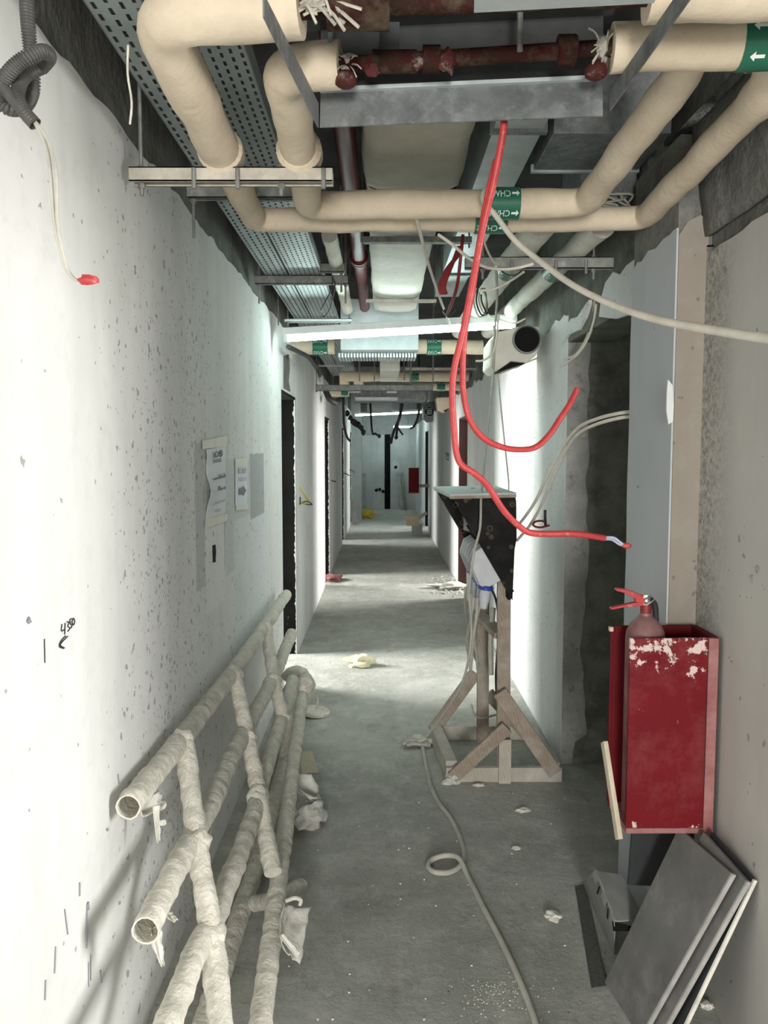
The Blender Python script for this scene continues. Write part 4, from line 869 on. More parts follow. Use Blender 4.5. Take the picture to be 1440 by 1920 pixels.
# black corrugated conduit tied in a knot, with its wires
kx = thing('corrugated_conduit', 'knotted black corrugated conduit hanging at top left with white wires', 'conduit', oy(60, 240, 1.35))
kp = [(50, -60, 1.36), (50, 0, 1.36), (53, 50, 1.36), (57, 95, 1.37), (62, 140, 1.385), (60, 175, 1.39), (45, 200, 1.37), (18, 204, 1.345), (0, 188, 1.335), (4, 155, 1.325), (30, 122, 1.315), (62, 102, 1.315), (84, 97, 1.33), (92, 108, 1.36), (78, 126, 1.385)]
pts = resample(catmull([oy(*p) for p in kp], 10), .0011)
m = MB(); m.tube(pts, lambda t, i: .0118 if i % 5 < 3 else .0094, 14); m.build('ribbed_tube', 'conduit', kx, smooth=True, angle=80)
pts = resample(catmull([oy(*p) for p in ((78, 126, 1.385), (50, 140, 1.365), (36, 160, 1.345), (34, 185, 1.33), (46, 210, 1.325), (66, 233, 1.325))], 10), .0022)
m = MB(); m.tube(list(reversed(pts)), lambda t, i: .0112 if i % 4 < 2 else .0106, 14, hollow=.14); m.build('tube_end', 'conduit', kx, smooth=True, angle=80)
for dx, s in ((0, 0), (7, .01)): cable('white_wire', '', [(64+dx*.3, 228, 1.325), (80+dx, 258, 1.32), (90+dx*1.2, 290, 1.31), (95+dx*1.5, 330, 1.30), (100+dx, 400, 1.31), (108+dx*.6, 450, 1.32), (122+dx*.4, 500, 1.33), (138, 522, 1.33), (150, 526, 1.33)], .003, 'cable_grey', parent=kx)
m = MB(); c = oy(165, 524, 1.33); m.chunk(c, (.017, .006, .008), 4.4, 2, .5); m.build('taped_end', 'cable_red', kx, smooth=True)
# far hanging black cables
for i, (lab, pts, r) in enumerate((
    ('thick black cable dangling between far tube lights', [(760, 640, 11.5), (757, 715, 11.5), (756, 745, 11.6), (750, 780, 11.8), (740, 805, 12), (733, 828, 12)], .022),
    ('black cable hanging in a long curve right of far tube light', [(784, 645, 11.6), (786, 728, 11.6), (787, 755, 11.6), (784, 780, 11.7), (777, 798, 11.8), (770, 803, 11.9)], .018),
    ('black cable tail hanging centre, with round end', [(752, 660, 12.3), (752, 745, 12.3), (751, 770, 12.4), (746, 795, 12.4), (743, 820, 12.4)], .02),
    ('black cable tail curving left under far tube light', [(692, 694, 13.8), (697, 803, 13.8), (704, 813, 13.8), (711, 818, 13.8)], .018),
    ('black cable tail curving right under far tube light', [(746, 800, 12.43), (750, 808, 12.45), (755, 815, 12.5)], .014),
    ('black cable hanging along the left wall past second doorway', [(641, 664, 11.6), (644, 772, 11.8), (645, 795, 11.8), (650, 818, 11.8), (657, 828, 11.8)], .018),
    ('black cable bundle arching by the second left doorway', [(610, 732, 9.0), (618, 748, 9.0), (630, 755, 9.1), (636, 750, 9.3)], .035),
    ('thin black cable along left wall near trays end', [(575, 668, 6.6), (588, 676, 6.6), (595, 690, 6.6), (600, 705, 6.7)], .014),
    ('dark cable running behind left end of large tube light', [(540, 650, 5.3), (560, 660, 5.6), (580, 672, 6.0), (600, 700, 7.0)], .016))):
    bc_ = cable('black_cable', lab, pts, r, 'cable_black', n=7)
    if i in (0, 2, 3): MB().chunk(oy(*pts[-1]), (.03, .03, .035), i, 2, .2).build('cable_cap', 'cable_black', bc_, smooth=True)
m = MB()
for k in range(7): m.chunk(oy(652+5*k, 775+6*k+3*math.sin(k), 15.3), (.057, .057, .064), k*1.3, 1, .5)
tag(m.build('cable_bunch', 'cable_black'), 'dark tangle of taped cable ends by far left wall', 'cable')
# ================================================================== WRAPPED PIPE RACK LEANING ON THE LEFT WALL
PL0 = Vector((-.632, 2.0, .765)); PLD = Vector((.1, 0, -.195)).normalized(); PLN = PLD.cross(Vector((0, 1, 0)))
def lp(px, py): return opl(px, py, PL0, PLN)
rk = thing('pipe_rack', 'gauze-wrapped pipe ladder leaning on white left wall', 'pipe frame', (-.5, 3.2, 0))
def gz(name, pts, r, par, seed, hollow=0.0, spiral=.0022):
    P3 = resample(catmull(pts, 6) if len(pts) > 2 else [Vector(p) for p in pts], .012); L = len(P3); ph = seed*2
    m = MB(); m.tube(P3, lambda t, i: r+spiral*(((i+ph) % 7)/7-.5)+.003*noise.noise(Vector((i*.07, seed, 0))), 14, True, .0045, 30, seed, hollow); return m.build(name, 'gauze', par, smooth=True, angle=80)
gz('rail', [lp(*p) for p in ((240, 1513), (345, 1380), (437, 1260), (497, 1174), (537, 1115))], .033, rk, 1, .13)
gz('rail', [lp(*p) for p in ((272, 1744), (350, 1590), (395, 1508), (447, 1393), (507, 1282), (547, 1188))], .032, rk, 2, .13)
gz('rail', [lp(*p) for p in ((300, 1960), (370, 1780), (404, 1715), (469, 1548), (490, 1468), (523, 1360), (549, 1275))], .031, rk, 3, .13)
for k, ps in enumerate((((338, 1392), (362, 1585), (388, 1760), (406, 1940)), ((434, 1268), (459, 1388), (480, 1495), (505, 1640)), ((495, 1180), (509, 1278), (526, 1350)))):
    pts = [lp(*p)+Vector((.012, 0, .006)) for p in ps]; gz('rung', pts, .030, rk, 5+k)
    for p in ps[:-1]: MB().chunk(lp(*p)+Vector((.006, 0, .0)), (.040, .046, .043), p[0]*.1, 3, .25).build('wrapped_joint', 'gauze', rk, smooth=True)
def flap(par, cs, bulge, seed, torn=.12):
    """torn sheet of gauze spanning four points (px, py, Y), bulging and ragged at its free edge"""
    c = [oy(*p) for p in cs]; nr = (c[1]-c[0]).cross(c[3]-c[0]).normalized(); g = []; W_ = (c[1]-c[0]).length; n_ = 14
    for j in range(n_+1):
        v = j/n_; r = []
        for i in range(n_+1):
            u = i/n_; p = c[0].lerp(c[1], u).lerp(c[3].lerp(c[2], u), v)
            p = p+nr*(bulge*math.sin(math.pi*u)*math.sin(math.pi*(.15+.8*v))+.10*W_*noise.noise(Vector((u*3, v*3, seed)))+.03*W_*math.sin(u*13+seed+v*4))
            p = p+(c[1]-c[0])*(torn*u*noise.noise(Vector((v*5, seed, 1))))+(c[3]-c[0])*(torn*v*noise.noise(Vector((u*5, seed, 2))))
            r.append(p)
        g.append(r)
    MB().sheet(g).build('gauze_flap', 'gauze_flap', par, smooth=True, thick=.002, angle=180)
D_ = (0, 0, -1)
ya = lp(262, 1500).y; yb_ = lp(300, 1745).y; yc = lp(390, 1520).y
flap(rk, ((255, 1512, ya), (302, 1482, ya+.12), (308, 1516, ya+.10), (268, 1532, ya)), .03, 1.0); flap(rk, ((286, 1512, ya+.03), (299, 1510, ya+.04), (301, 1572, ya+.02), (294, 1580, ya+.02)), .008, 2.2, .3); flap(rk, ((299, 1540, ya+.03), (310, 1536, ya+.03), (311, 1546, ya+.03), (298, 1550, ya+.03)), .006, 3.3, .3)
flap(rk, ((283, 1752, yb_-.03), (300, 1728, yb_+.02), (309, 1806, yb_-.01), (303, 1814, yb_-.01)), .012, 4.1, .2); flap(rk, ((310, 1716, yb_+.06), (318, 1708, yb_+.08), (332, 1722, yb_+.05), (327, 1730, yb_+.05)), .006, 4.0, .3); flap(rk, ((381, 1508, yc), (394, 1512, yc), (396, 1556, yc-.04), (388, 1575, yc-.05)), .012, 5.0); flap(rk, ((348, 1770, 2.03), (366, 1762, 2.05), (362, 1782, 2.02), (350, 1778, 2.02)), .01, 6.0, .4)
# pipe lying on the floor behind the rack
a_ = oz(420, 1790, .04); b_ = oz(548, 1308, .04)
p_ = [Vector((-.50, a_.y-.35, .036)), Vector((-.49, 3.2, .036)), Vector((-.52, 5.1, .036))]; tag(gz('wrapped_pipe', p_, .034, None, 11), 'gauze-wrapped pipe lying on the floor under the leaning rack', 'pipe')
# second frame: single long pipe with elbow, lying against the rack
n0 = oy(480, 1990, 1.86); n1 = oy(568, 1292, 4.35)
fr = thing('wrapped_pipe', 'long gauze-wrapped pipe with elbow end lying in front of the rack', 'pipe', (-.36, 3.0, 0))
ln = lambda t: n0.lerp(n1, t)
gz('pipe', [ln(0), ln(.5), ln(1)], .031, fr, 12)
el = ln(1); gz('elbow', [ln(.98), el+Vector((-.005, .06, .05)), oy(562, 1262, 4.42), oy(548, 1262, 4.38), oy(537, 1275, 4.35)], .038, fr, 13, 0.0)
MB().chunk(oy(574, 1285, 4.3), (.05, .06, .06), 3.3, 3, .3).build('wrapped_joint', 'gauze', fr, smooth=True)
gz('branch', [oy(570, 1300, 4.33), oy(560, 1340, 4.2), oy(546, 1352, 4.1), oy(535, 1420, 4.05)], .034, fr, 14)
tt = .53; gz('branch', [oy(517, 1685, 2.55), oy(500, 1690, 2.62), oy(478, 1694, 2.7)], .026, fr, 15, .2); gz('branch', [oy(520, 1682, 2.5), oy(548, 1668, 2.62), oy(566, 1660, 2.7)], .024, fr, 16)
flap(fr, ((531, 1690, 2.36), (583, 1700, 2.44), (561, 1808, 2.30), (526, 1760, 2.25)), .05, 6.2); flap(fr, ((523, 1755, 2.24), (531, 1750, 2.25), (562, 1786, 2.22), (559, 1800, 2.21)), .006, 7.2)
m = MB(); m.tube(catmull([oy(535, 1690, 2.37), oy(552, 1684, 2.38), oy(564, 1688, 2.38), (oy(562, 1697, 2.38))], 5), .006, 7); m.build('gauze_tie', 'gauze', fr, smooth=True)
flap(fr, ((556, 1438, 3.42), (584, 1452, 3.5), (603, 1500, 3.48), (557, 1482, 3.3)), .06, 9.1); flap(fr, ((557, 1476, 3.32), (580, 1500, 3.4), (602, 1490, 3.46), (598, 1505, 3.46)), .02, 8.1)
MB().chunk(oz(582, 1528, .05), (.07, .09, .055), 7.7, 3, .6).build('gauze_bundle', 'gauze_flap', fr, smooth=True)
t = thing('floor_disc', 'dusty round disc with short stem lying by the pipe elbow', 'disc', oz(590, 1345, 0)); c = oz(590, 1340, .0)
MB().lathe(c+Vector((0, 0, .004)), (.1, 0, 1), [(0, .07), (.006, .092), (.022, .094), (.03, .085), (.031, .0)], 26).build('disc', 'gauze', t, smooth=True); MB().cyl(c+Vector((.015, 0, .03)), c+Vector((.02, 0, .11)), .007, 8).build('stem', 'strut_dusty', t)
tag(MB().prism([oz(*p, .002) for p in ((560, 1412), (585, 1410), (598, 1450), (566, 1452))], (0, 0, .006)).build('board_offcut', 'wood_raw'), 'thin dusty board scrap on floor beside wrapped pipe', 'board')
# ================================================================== TEMPORARY SOCKET STAND
YF = oz(840, 1467, 0).y; YR = oz(815, 1388, 0).y; BT = .045
st = thing('socket_stand', 'timber stand with black plywood socket box by right wall', 'electrical stand', (.6, YF, 0))
def fy(px, py): return oy(px, py, YF)
def ry(px, py): return oy(px, py, YR)
def plank(name, a, b, w, t_, mat='timber', up=(0, 1, 0)):
    return MB().beam(a, b, w, t_, up).build(name, mat, st, bevel=.003)
xl = fy(836, 1460).x; xr = fy(1054, 1460).x; rl = ry(806, 1380).x
MB().box((xl, YF, 0), (xr, YF+.03, fy(900, 1440).z)).build('base_beam', 'timber_dusty', st, bevel=.003)
MB().box((rl, YR, 0), (xr, YR+.03, ry(870, 1362).z)).build('base_beam', 'timber_dusty', st, bevel=.003)
plank('base_beam', (xl+.03, YF+.03, .055), (rl+.03, YR, .055), .06, .085, 'timber_dusty', (0, 0, 1)); plank('base_beam', (xr-.03, YF+.03, .05), (xr-.05, YR, .05), .05, .075, 'timber_dusty', (0, 0, 1))
plank('brace', fy(848, 1456)+Vector((0, -.012, 0)), fy(950, 1362)+Vector((0, -.012, 0)), .066, .024)
plank('brace', fy(1040, 1448)+Vector((0, -.013, 0)), fy(936, 1296)+Vector((0, -.013, 0)), .072, .026)
plank('post', Vector((fy(946, 1465).x, YF+.045, 0)), Vector((fy(948, 1000).x, YF+.045, fy(948, 1040).z)), .066, .03)
plank('post', Vector((ry(904, 1380).x, YR-.02, 0)), Vector((ry(906, 1000).x, YR-.02, ry(906, 1060).z)), .066, .032)
plank('brace', ry(812, 1372)+Vector((0, .01, 0)), ry(892, 1262)+Vector((0, .01, 0)), .07, .024); plank('brace', ry(996, 1385), ry(915, 1300), .07, .024)
plank('cross_rail', oy(893, 1148, YR-.03), oy(940, 1192, YF+.07), .07, .03, up=(0, 0, 1))
MB().box((fy(934, 1465).x, YF-.018, 0), (fy(957, 1465).x, YF, fy(945, 1385).z)).build('stub_post', 'timber_dusty', st, bevel=.002)
MB().chunk(fy(846, 1462)+Vector((0, -.01, .0)), (.04, .03, .035), 9.9, 3, .6).build('gauze_scrap', 'gauze_flap', st, smooth=True)
# box of film-faced plywood: two wedge cheeks, back, lid
YC = YF-.06; YD = YF+.62
ck = [oy(*p, YC) for p in ((848, 932), (966, 930), (968, 940), (969, 1010), (965, 1030), (961, 1126))]
MB().prism([ck[0], ck[1], ck[2], ck[3], ck[4], ck[5]], (0, .018, 0)).build('cheek', 'film_plywood', st)
k2 = [oy(*p, YD) for p in ((817, 918), (905, 918), (905, 1068))]; off = k2[0].x
MB().prism(k2, (0, .018, 0)).build('cheek', 'film_plywood', st)
MB().prism([ck[1]+Vector((-.004, .018, 0)), ck[5]+Vector((-.004, .018, 0)), Vector((ck[5].x-.004, YD, k2[2].z)), Vector((ck[1].x-.004, YD, ck[1].z))], (-.016, 0, 0)).build('back_panel', 'film_black', st)
def mixp(a, b, t): return Vector(a).lerp(Vector(b), t)
s0 = mixp(ck[0], ck[5], .40)+Vector((.02, .018, 0)); s1 = mixp(ck[0], ck[5], .93)+Vector((.02, .018, 0)); dy = Vector((0, YD-YC-.02, 0))
MB().prism([s0, s1, s1+dy, s0+dy], (.012, 0, .006)).build('socket_panel', 'film_black', st)
lz = ck[0].z; L1 = oy(843, 934, YC-.012); L2 = oy(968, 931, YC-.012); L3 = Vector((L2.x, YD+.03, L2.z)); L4 = oy(812, 913, YD+.03); L4.z = L1.z+.002
MB().prism([L1, L2, L3, L4], (0, 0, .02)).build('lid', 'lid_grey', st, bevel=.003)
MB().prism([L1+Vector((0, -.001, -.004)), L2+Vector((0, -.001, -.004)), L2+Vector((0, -.001, .010)), L1+Vector((0, -.001, .010))], (0, -.003, 0)).build('lid_edge', 'timber', st)
MB().box((oy(883, 916, 4.2).x, 4.2, lz+.022), (oy(890, 916, 4.2).x, 4.215, lz+.024)).build('slot', 'print_dark', st)
pl = [oy(*p, YD-.02) for p in ((869, 970), (887, 992), (887, 1000), (869, 993))]
MB().prism(pl, (0, -.003, 0)).build('rating_label', 'board_edge', st)
# row of grey sockets under the slope with blue collars and plugs
sv = (ck[5]-ck[0]).normalized(); nv = Vector((sv.z, 0, -sv.x)); nv = nv if nv.x < 0 else -nv; sc_ = mixp(ck[0], ck[5], .68)
for k in range(6):
    yk = lerp(YC+.065, YD-.10, k/5); o_ = Vector((sc_.x, yk, sc_.z))
    Mx = Matrix(((sv.x, 0, nv.x, o_.x), (0, 1, 0, o_.y), (sv.z, 0, nv.z, o_.z), (0, 0, 0, 1)))
    so = MB().prism([Mx @ Vector(p) for p in ((-.105, -.028, -.01), (-.105, -.028, .035), (-.06, -.028, .085), (.05, -.028, .10), (.080, -.028, .075), (.080, -.028, -.01))], (0, .056, 0)).build('socket', 'socket_grey', st, bevel=.004)
    for q_ in range(2): MB().prism([Mx @ Vector(p) for p in ((-.055, -.022+.026*q_, .087), (.045, -.022+.026*q_, .101), (.045, -.006+.026*q_, .101), (-.055, -.006+.026*q_, .087))], tuple(nv*.005)).build('lid_rib', 'socket_shade', so)
    c_ = Mx @ Vector((.07, 0, .07)); ax_ = Vector((-.12, 0, -1)).normalized()
    MB().lathe(c_, ax_, [(0, .030), (.01, .038), (.02, .038), (.024, .030)], 18).build('collar', 'socket_blue', so, smooth=True)
    if k in (0, 1, 3, 4): MB().lathe(c_+ax_*.024, ax_, [(0, .028), (.05, .027), (.06, .023), (.09, .019), (.095, .010)], 16).build('plug', 'socket_grey', so, smooth=True)
random.seed(5)
for k, (pts, r, lab) in enumerate((
    ([(889, 1120, 3.95), (884, 1150, 3.95), (876, 1200, 3.97), (880, 1235, 4.0)], .008, 'pale flex hanging in front of the rear post, leftmost'),
    ([(897, 1120, 3.92), (893, 1160, 3.92), (887, 1200, 3.95), (882, 1255, 4.0)], .009, 'pale flex hanging in front of the rear post, middle'),
    ([(904, 1115, 4.0), (896, 1150, 4.0), (888, 1185, 4.05), (893, 1225, 4.1), (896, 1258, 4.2)], .008, 'pale flex hanging in front of the rear post, rightmost'),
    ([(920, 1100, 4.05), (931, 1130, 4.05), (935, 1180, 4.08), (930, 1260, 4.2), (931, 1310, 4.3)], .006, 'thin dark flex hanging between the stand posts'),
    ([(925, 1140, 4.15), (920, 1200, 4.15), (921, 1265, 4.15)], .014, 'thick pale cable loop end between the stand posts'),
    ([(873, 1100, 4.3), (872, 1140, 4.3), (878, 1180, 4.3), (890, 1230, 4.3), (900, 1250, 4.35)], .007, 'pale flex hanging at far left of stand sockets'),
    ([(884, 1320, 4.3), (890, 1340, 4.35), (905, 1346, 4.4), (930, 1340, 4.4)], .006, 'thin flex looping low behind stand rear post'))):
    cable('flex', lab, pts, r, 'cable_grey' if 'dark' not in lab else 'cable_black', 'cable')
# cable lying on the floor with its loop
fp = [(800, 1378), (792, 1393), (796, 1420), (803, 1455), (812, 1485), (826, 1510), (842, 1530), (856, 1555), (866, 1580), (870, 1605), (864, 1622), (848, 1634), (830, 1637), (812, 1634), (803, 1624), (808, 1614), (825, 1610), (846, 1612), (862, 1620), (876, 1640), (890, 1668), (910, 1708), (935, 1755), (958, 1802), (977, 1845), (993, 1885), (1006, 1925), (1020, 1990)]
P3 = [oz(*p, .011) for p in fp]; P3[16].z = .02; P3[17].z = .028; P3[18].z = .03
m = MB(); m.tube(catmull(P3, 8), .0105, 10); tag(m.build('floor_cable', 'cable_grey', smooth=True), 'grey cable with one loop lying along the concrete floor', 'cable')
m = MB(); c = oz(780, 1392, .02)
for k in range(6): m.tube(catmull([c+Vector((random.uniform(-.07, .07), random.uniform(-.06, .06), .005)) for _ in range(4)], 5), .008, 6)
m.chunk(c+Vector((.03, .02, .0)), (.07, .045, .025), 2, 3, .6); tag(m.build('cable_end', 'cable_grey'), 'dusty taped cable joint on floor at stand corner', 'cable end')
# ================================================================== RED EXTINGUISHER BOX
YBF = 2.27; YBB = 2.452
xb0 = oy(1177, 1400, YBF).x; xb1 = oy(1325, 1300, YBF).x; xb2 = oy(1345, 1300, YBF).x; zt = oy(1250, 1197, YBF).z; zb_ = oy(1250, 1562, YBF).z
bx = thing('extinguisher_box', 'chipped red wooden extinguisher box fixed to near right wall', 'box', ((xb0+xb2)/2, YBF, zb_))
MB().box((xb0, YBF, zb_+.016), (xb1, YBF+.012, zt)).build('front_panel', 'paint_red_chipped', bx, bevel=.0015)
MB().box((xb1+.002, YBF-.002, zb_), (xb2, YBF+.012, zt)).build('side_batten', 'wood_pink', bx, bevel=.002)
MB().box((xb2-.014, YBF+.012, zb_), (xb2+.004, YBB, zt)).build('side_panel', 'paint_red', bx, bevel=.002)
MB().box((xb0-.002, YBB-.012, zb_), (xb2+.004, YBB, oy(1250, 1172, YBB).z)).build('back_panel', 'paint_red', bx, bevel=.002)
xk = oy(1143, 1300, YBB-.012).x
MB().box((xk, YBB-.016, zb_+.02), (xb0, YBB-.002, oy(1150, 1176, YBB).z)).build('back_panel_edge', 'paint_red', bx, bevel=.002)
MB().box((xb0, YBF-.004, zb_), (xb2, YBB, zb_+.016)).build('bottom_batten', 'wood_pink', bx, bevel=.002)
c0 = oy(1152, 1176, YBB-.01); MB().box((xk+.006, YBB-.017, c0.z-.012), (xb0-.012, YBB-.001, c0.z+.001)).build('bare_edge', 'wood_raw', bx)
# extinguisher standing in it
ye = 2.36; ec = oy(1207, 1300, ye); zs = oy(1207, 1170, ye).z
ex = thing('fire_extinguisher', 'dusty red fire extinguisher standing in the red box', 'fire extinguisher', (ec.x, ye, zb_+.016))
zsh = zs-.018; MB().lathe((ec.x, ye, zb_+.017), (0, 0, 1), [(0, .05), (.01, .0575), (zsh-zb_-.04, .0575), (zsh-zb_-.02, .055), (zsh-zb_, .045), (zsh-zb_+.018, .03), (zsh-zb_+.028, .018), (zsh-zb_+.035, .017)], 28).build('cylinder', 'extinguisher', ex, smooth=True)
zn = zsh+.05; MB().lathe((ec.x, ye, zn), (0, 0, 1), [(0, .0165), (.026, .0165), (.027, .013)], 18).build('neck', 'cable_red_dark', ex, smooth=True)
MB().lathe((ec.x, ye, zn+.026), (0, 0, 1), [(0, .0145), (.006, .016), (.010, .013), (.018, .013), (.022, .017), (.032, .015)], 16).build('valve', 'chrome', ex, smooth=True)
MB().tube(catmull([Vector((ec.x-.012, ye-.014, zn+.046)), Vector((ec.x+.006, ye-.02, zn+.054)), Vector((ec.x+.018, ye-.012, zn+.044)), Vector((ec.x+.008, ye-.016, zn+.036))], 5), .0022, 6).build('safety_pin', 'chrome', ex, smooth=True)
zv = zn+.058
def hpt(px, py): return oy(px, py, ye)
MB().prism([hpt(*p)+Vector((0, -.011, 0)) for p in ((1153, 1104), (1156, 1102), (1172, 1104), (1198, 1113), (1216, 1121), (1217, 1129), (1212, 1131), (1190, 1128), (1190, 1122), (1170, 1111), (1154, 1107))], (0, .022, 0)).build('lever', 'cable_red', ex, bevel=.0015)
MB().prism([hpt(*p)+Vector((0, -.010, 0)) for p in ((1143, 1141), (1146, 1138), (1165, 1134), (1188, 1129), (1212, 1128), (1213, 1134), (1190, 1136), (1166, 1138), (1148, 1142))], (0, .020, 0)).build('handle', 'cable_red', ex, bevel=.0015)
MB().tube(catmull([hpt(1214, 1130), hpt(1224, 1129)+Vector((0, .01, 0)), hpt(1231, 1138)+Vector((0, .015, 0)), hpt(1234, 1165)+Vector((0, .02, 0)), hpt(1236, 1220)+Vector((0, .02, 0))], 8), .0095, 12).build('hose', 'rubber', ex, smooth=True)
# batten leaning at the open side
tag(MB().beam(oy(1133, 1391, 2.34), oy(1161, 1574, 2.20), .014, .03).build('wood_batten', 'wood_raw', bevel=.002), 'thin pale batten leaning at the left of the red box', 'batten')
# ================================================================== BOARDS BELOW THE BOX
WX = .985; BX0 = .885
def slab(name, label, corners, th, mat, edge=None):
    t = thing(name, label, 'board', corners[3]); c = [Vector(p) for p in corners]; n = (c[3]-c[0]).cross(c[2]-c[0]).normalized()
    if n.dot(CAM-c[0]) < 0: n = -n
    MB().prism(c, -n*th).build('panel', mat, t, bevel=.0012)
    if edge:
        a, b = c[edge[0]], c[edge[1]]; MB().beam(a-n*th*.5, b-n*th*.5, edge[3], th*1.04, n).build('edge_strip', edge[2], t)
    return t
def wl_(px, py, X=WX): return ox(px, py, X)
def grd(px, py, z=.002): return oz(px, py, z)
def down(a, px, py):   # bottom end of a board whose lower edge is on the floor
    return oz(px, py, .003)
# nearest board: top edge against the wall, foot on the floor
q0 = wl_(1272, 1552, BX0); q2 = down(0, 1200, 1945); q3 = down(0, 1133, 1842); bn = (q3-q0).cross(q2-q0).normalized()
if bn.dot(CAM-q0) < 0: bn = -bn
q1 = opl(1372, 1638, q0, bn); dl = (q3-q0).normalized(); dr = (q2-q1).normalized()
def foot(p, d): return p+d*((.003-p.z)/d.z)
def behind(off, a_, b_, e_, th, label, mat, em):
    p0 = q0-bn*off; c0_ = opl(*a_, p0, bn); c1_ = opl(*b_, p0, bn); slab('floor_panel', label, [c0_, c1_, foot(c1_, (opl(*e_, p0, bn)-c1_).normalized()), foot(c0_, dl)], th, mat, (1, 2, em, .006))
slab('floor_panel', 'frontmost grey board leaning under the red box', [q0, q1, q2, q3], .012, 'board_grey', (1, 2, 'board_edge', .006))
behind(.022, (1318, 1560), (1400, 1652), (1250, 1920), .012, 'second grey board leaning behind the frontmost one', 'board_grey', 'board_edge')
behind(.042, (1334, 1560), (1413, 1649), (1284, 1920), .010, 'rearmost leaning board with bright white edge', 'board_dark', 'strip_white')
t = slab('floor_panel', 'dark upright board standing straight under the red box', [oy(1186, 1550, 2.44), oy(1330, 1550, 2.44), oy(1310, 1664, 2.44), oy(1178, 1660, 2.44)], .012, 'board_dark')
# slotted angle bracket and the strip of mesh beside it
t = thing('slotted_bracket', 'grey slotted metal bracket lying on the floor by leaning boards', 'bracket', oz(1150, 1740, 0))
br = [oz(1113, 1636, .10), oz(1158, 1650, .12), oz(1206, 1714, .12), oz(1150, 1728, .10)]
MB().prism([oy(1116, 1632, 2.50), oy(1166, 1640, 2.56), oy(1208, 1722, 2.42), oy(1152, 1726, 2.34)], (0, 0, -.006)).build('top_face', 'bracket_grey', t)
s_ = [oy(1116, 1632, 2.50), oy(1152, 1726, 2.34), oz(1150, 1790, .004), oz(1092, 1655, .004)]
MB().prism(s_, (.004, 0, .002)).build('side_face', 'bracket_grey', t)
MB().prism([oy(1148, 1728, 2.335), oy(1186, 1738, 2.36), oy(1182, 1746, 2.36), oy(1150, 1746, 2.335)], (0, .004, 0)).build('open_end', 'film_black', t)
def onS(u, v): return s_[0].lerp(s_[1], u).lerp(s_[3].lerp(s_[2], u), v)+Vector((-.004, -.004, .003))
for u in (.30, .72): MB().prism([onS(u, .06), onS(u+.03, .06), onS(u+.06, .36), onS(u+.03, .36)], (-.001, -.001, .001)).build('slot', 'film_black', t)
for u in (.02, .45, .86): MB().prism([onS(u, -.10), onS(u+.20, -.10), onS(u+.20, .20), onS(u, .20)], (-.002, -.002, .002)).build('tab', 'board_edge', t)
t = thing('mesh_strip', 'dark strip of fine metal mesh on the floor beside bracket', 'mesh', oz(1110, 1760, 0))
a_, b_, c_, d_ = [oz(*p, .003) for p in ((1078, 1662), (1098, 1657), (1140, 1848), (1109, 1852))]; m = MB()
for k in range(60):
    p0 = a_.lerp(d_, k/60); p1 = b_.lerp(c_, (k+1)/60); m.beam(p0, p1, .0022, .003); p0 = a_.lerp(d_, (k+1)/60); p1 = b_.lerp(c_, k/60); m.beam(p0, p1, .0022, .003)
m.build('wire_mesh', 'mesh_dark', t); MB().prism([a_+Vector((0, 0, .001)), b_+Vector((0, 0, .001)), c_+Vector((0, 0, .001)), d_+Vector((0, 0, .001))], (0, 0, -.002)).build('backing', 'mesh_dark', t)
# ================================================================== SCRAPS ON THE FLOOR
def scrap(label, px, py, s, mat, seed, name='plaster_lump', cat='rubble', amp=.6):
    c = oz(px, py, 0); tag(MB().chunk(c+Vector((0, 0, s[2]*.55)), s, seed, 3, amp).build(name, mat, smooth=True, angle=50), label, cat)
scrap('crumpled pale yellow paper lump on bright floor past the rack', 675, 1248, (.10, .06, .05), 'plaster_yellow', 1.1, 'crumpled_paper', 'paper', .9)
scrap('white plaster lump on floor left of the mesh strip', 1037, 1722, (.026, .024, .014), 'plaster_bit', 2.1)
scrap('flat white plaster crumb on floor in front of the stand', 983, 1521, (.035, .02, .008), 'plaster_bit', 3.3)
scrap('small plaster crumb against the foot of the stand', 897, 1474, (.03, .012, .008), 'plaster_bit', 4.1)
scrap('plaster crumb close to the grey floor cable', 968, 1592, (.018, .012, .006), 'plaster_bit', 5.1)
scrap('white plaster blob on floor behind leaning boards', 1325, 1888, (.018, .018, .01), 'plaster_bit', 6.1)
scrap('pinkish rubble heap by second left doorway', 622, 1088, (.13, .16, .05), 'wood_pink', 7.2, 'rubble_heap')
scrap('pale rubble heap at the foot of the brown right doorway', 853, 1103, (.22, .14, .04), 'plaster_bit', 8.2, 'rubble_heap', 'rubble', .8)
m = MB(); random.seed(11)
for k in range(420):
    y = random.uniform(1.9, 9); x = random.uniform(-.62, .9); r = random.uniform(.0018, .0055)
    if x < -.30 and y < 5.3 or x > .25 and YF-.1 < y < YR+.15: continue
    m.chunk((x, y, r*.5), (r, r*random.uniform(.6, 1.2), r*.7), k*.37, 1, .5)
for k in range(160):
    p = oz(random.gauss(930, 40), random.gauss(1865, 22), 0); r = random.uniform(.0012, .003); m.chunk((p.x, p.y, r*.5), (r, r, r*.7), k*.7, 1, .4)
for k in range(200):
    p = oz(random.gauss(845, 22), random.gauss(1100, 8), 0); r = random.uniform(.006, .02); m.chunk((min(.92, p.x), p.y, r*.4), (r, r, r*.6), k*.3, 1, .5)
o = m.build('floor_grit', 'plaster_bit', origin=False); o['kind'] = 'stuff'; o['label'] = 'fine white plaster grit scattered over the concrete floor'; o['category'] = 'grit'
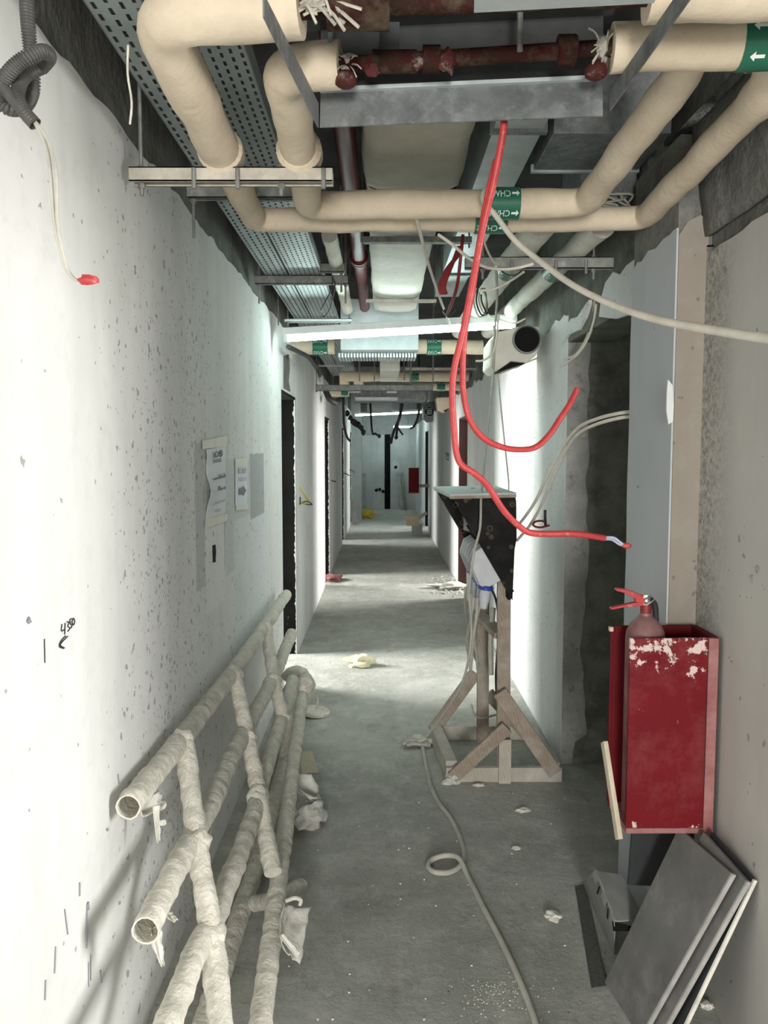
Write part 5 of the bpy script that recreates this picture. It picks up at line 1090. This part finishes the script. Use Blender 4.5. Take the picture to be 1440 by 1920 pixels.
# ================================================================== FAR END
def fbox(name, label, cat, pa, pb, Y, d, mat, bevel=0.0):
    a_ = oy(*pa, Y); b_ = oy(*pb, Y); return tag(MB().box((a_.x, Y, b_.z), (b_.x, Y+d, a_.z)).build(name, mat, bevel=bevel), label, cat)
yq = 16.9; a_ = oy(766, 877, 15.9); b_ = oy(785, 923, 15.9)
t = thing('extinguisher_box', 'small far red extinguisher box on the right wall', 'box', (.82, 15.8, b_.z))
MB().box((a_.x, 15.8, b_.z), (b_.x, 15.82, a_.z)).build('front_panel', 'paint_red', t); MB().box((b_.x-.02, 15.82, b_.z), (b_.x, 16.05, a_.z)).build('side_panel', 'paint_red', t); MB().box((b_.x, 15.84, b_.z+.1), (.945, 15.9, b_.z+.16)).build('bracket', 'strut_metal', t)
MB().box((a_.x-.008, 15.79, b_.z-.02), (b_.x+.004, 15.83, b_.z)).build('bottom_batten', 'wood_pink', t)
# plaster stub with a carton on it
Yc = 13.6; s0 = oy(774, 985, Yc); g0 = oz(774, 1004, 0); Ys = g0.y
a_ = oy(773, 985, Ys); b_ = oy(792, 1003, Ys); ww = tag(MB().box((a_.x, Ys, 0), (b_.x, Ys+.35, a_.z)).build('low_block', 'plaster_end'), 'low plastered block on floor by the far right doorway', 'block')
zt_ = a_.z
t = thing('carton', 'open brown cardboard carton on low block by far right doorway', 'carton', Vector((oy(775, 982, Ys).x, Ys, zt_))); a_ = oy(762, 968, Ys-.1); b_ = oy(786, 981, Ys-.1); b_.z = zt_+.001
MB().box((a_.x, Ys-.1, b_.z), (b_.x, Ys+.2, a_.z)).build('body', 'cardboard', t); MB().prism([oy(*p, Ys-.1) for p in ((754, 966), (762, 968), (763, 975), (756, 972))], (0, .2, 0)).build('flap', 'cardboard', t); MB().prism([oy(*p, Ys-.1) for p in ((784, 970), (800, 960), (801, 964), (787, 975))], (0, .2, 0)).build('flap', 'board_edge', t)
c = oz(686, 964, .1); tag(MB().chunk((c.x, c.y, .09), (.20, .2, .12), 6.6, 3, .7).build('yellow_sack', 'sack_yellow', smooth=True), 'crumpled yellow sack on the floor near the end wall', 'sack')
def lean(label, pts, Y0, Y1, th, mat):
    c = [oy(pts[0][0], pts[0][1], Y1), oy(pts[1][0], pts[1][1], Y1), oz(pts[2][0], pts[2][1], .0), oz(pts[3][0], pts[3][1], .0)]
    tag(MB().prism(c, (0, th, 0)).build('leaning_board', mat), label, 'board')
lean('grey board leaning on end wall left of the carton, outer', ((743, 886), (750, 886), (757, 957), (752, 957)), 21.5, 21.9, .03, 'board_wood_grey'); lean('grey board leaning on end wall left of the carton, inner', ((751, 886), (756, 886), (764, 956), (759, 957)), 21.5, 21.93, .03, 'board_wood_grey')
lean('dark board leaning at left of the end wall', ((679, 887), (686, 887), (686, 957), (679, 957)), 21.6, 21.9, .03, 'board_wood_grey')
p0 = oz(668, 984, 0); p1 = oy(657, 940, 17.6); tag(MB().beam(p0, p1, .16, .03, (0, 1, 0)).build('leaning_board', 'board_wood_grey'), 'grey plank leaning against the far left wall', 'board')
for k, (px, py) in enumerate(((706, 919), (712, 918), (718, 921), (742, 876))): c = oy(px, py, YE-.005); tag(MB().chunk(c, (.045, .012, .045), k*2.2, 2, .5).build('socket_hole', 'film_black'), ('dark hole low in end wall, left of three', 'dark hole low in end wall, middle of three', 'dark hole low in end wall, right of three', 'dark hole in pale patch on end wall')[k], 'hole')
p = MB().chunk(oy(741, 876, YE-.002), (.11, .004, .17), 3.0, 3, .3); tag(p.build('plaster_patch', 'plaster_pier', smooth=True), 'pale plaster patch around hole in end wall', 'patch')
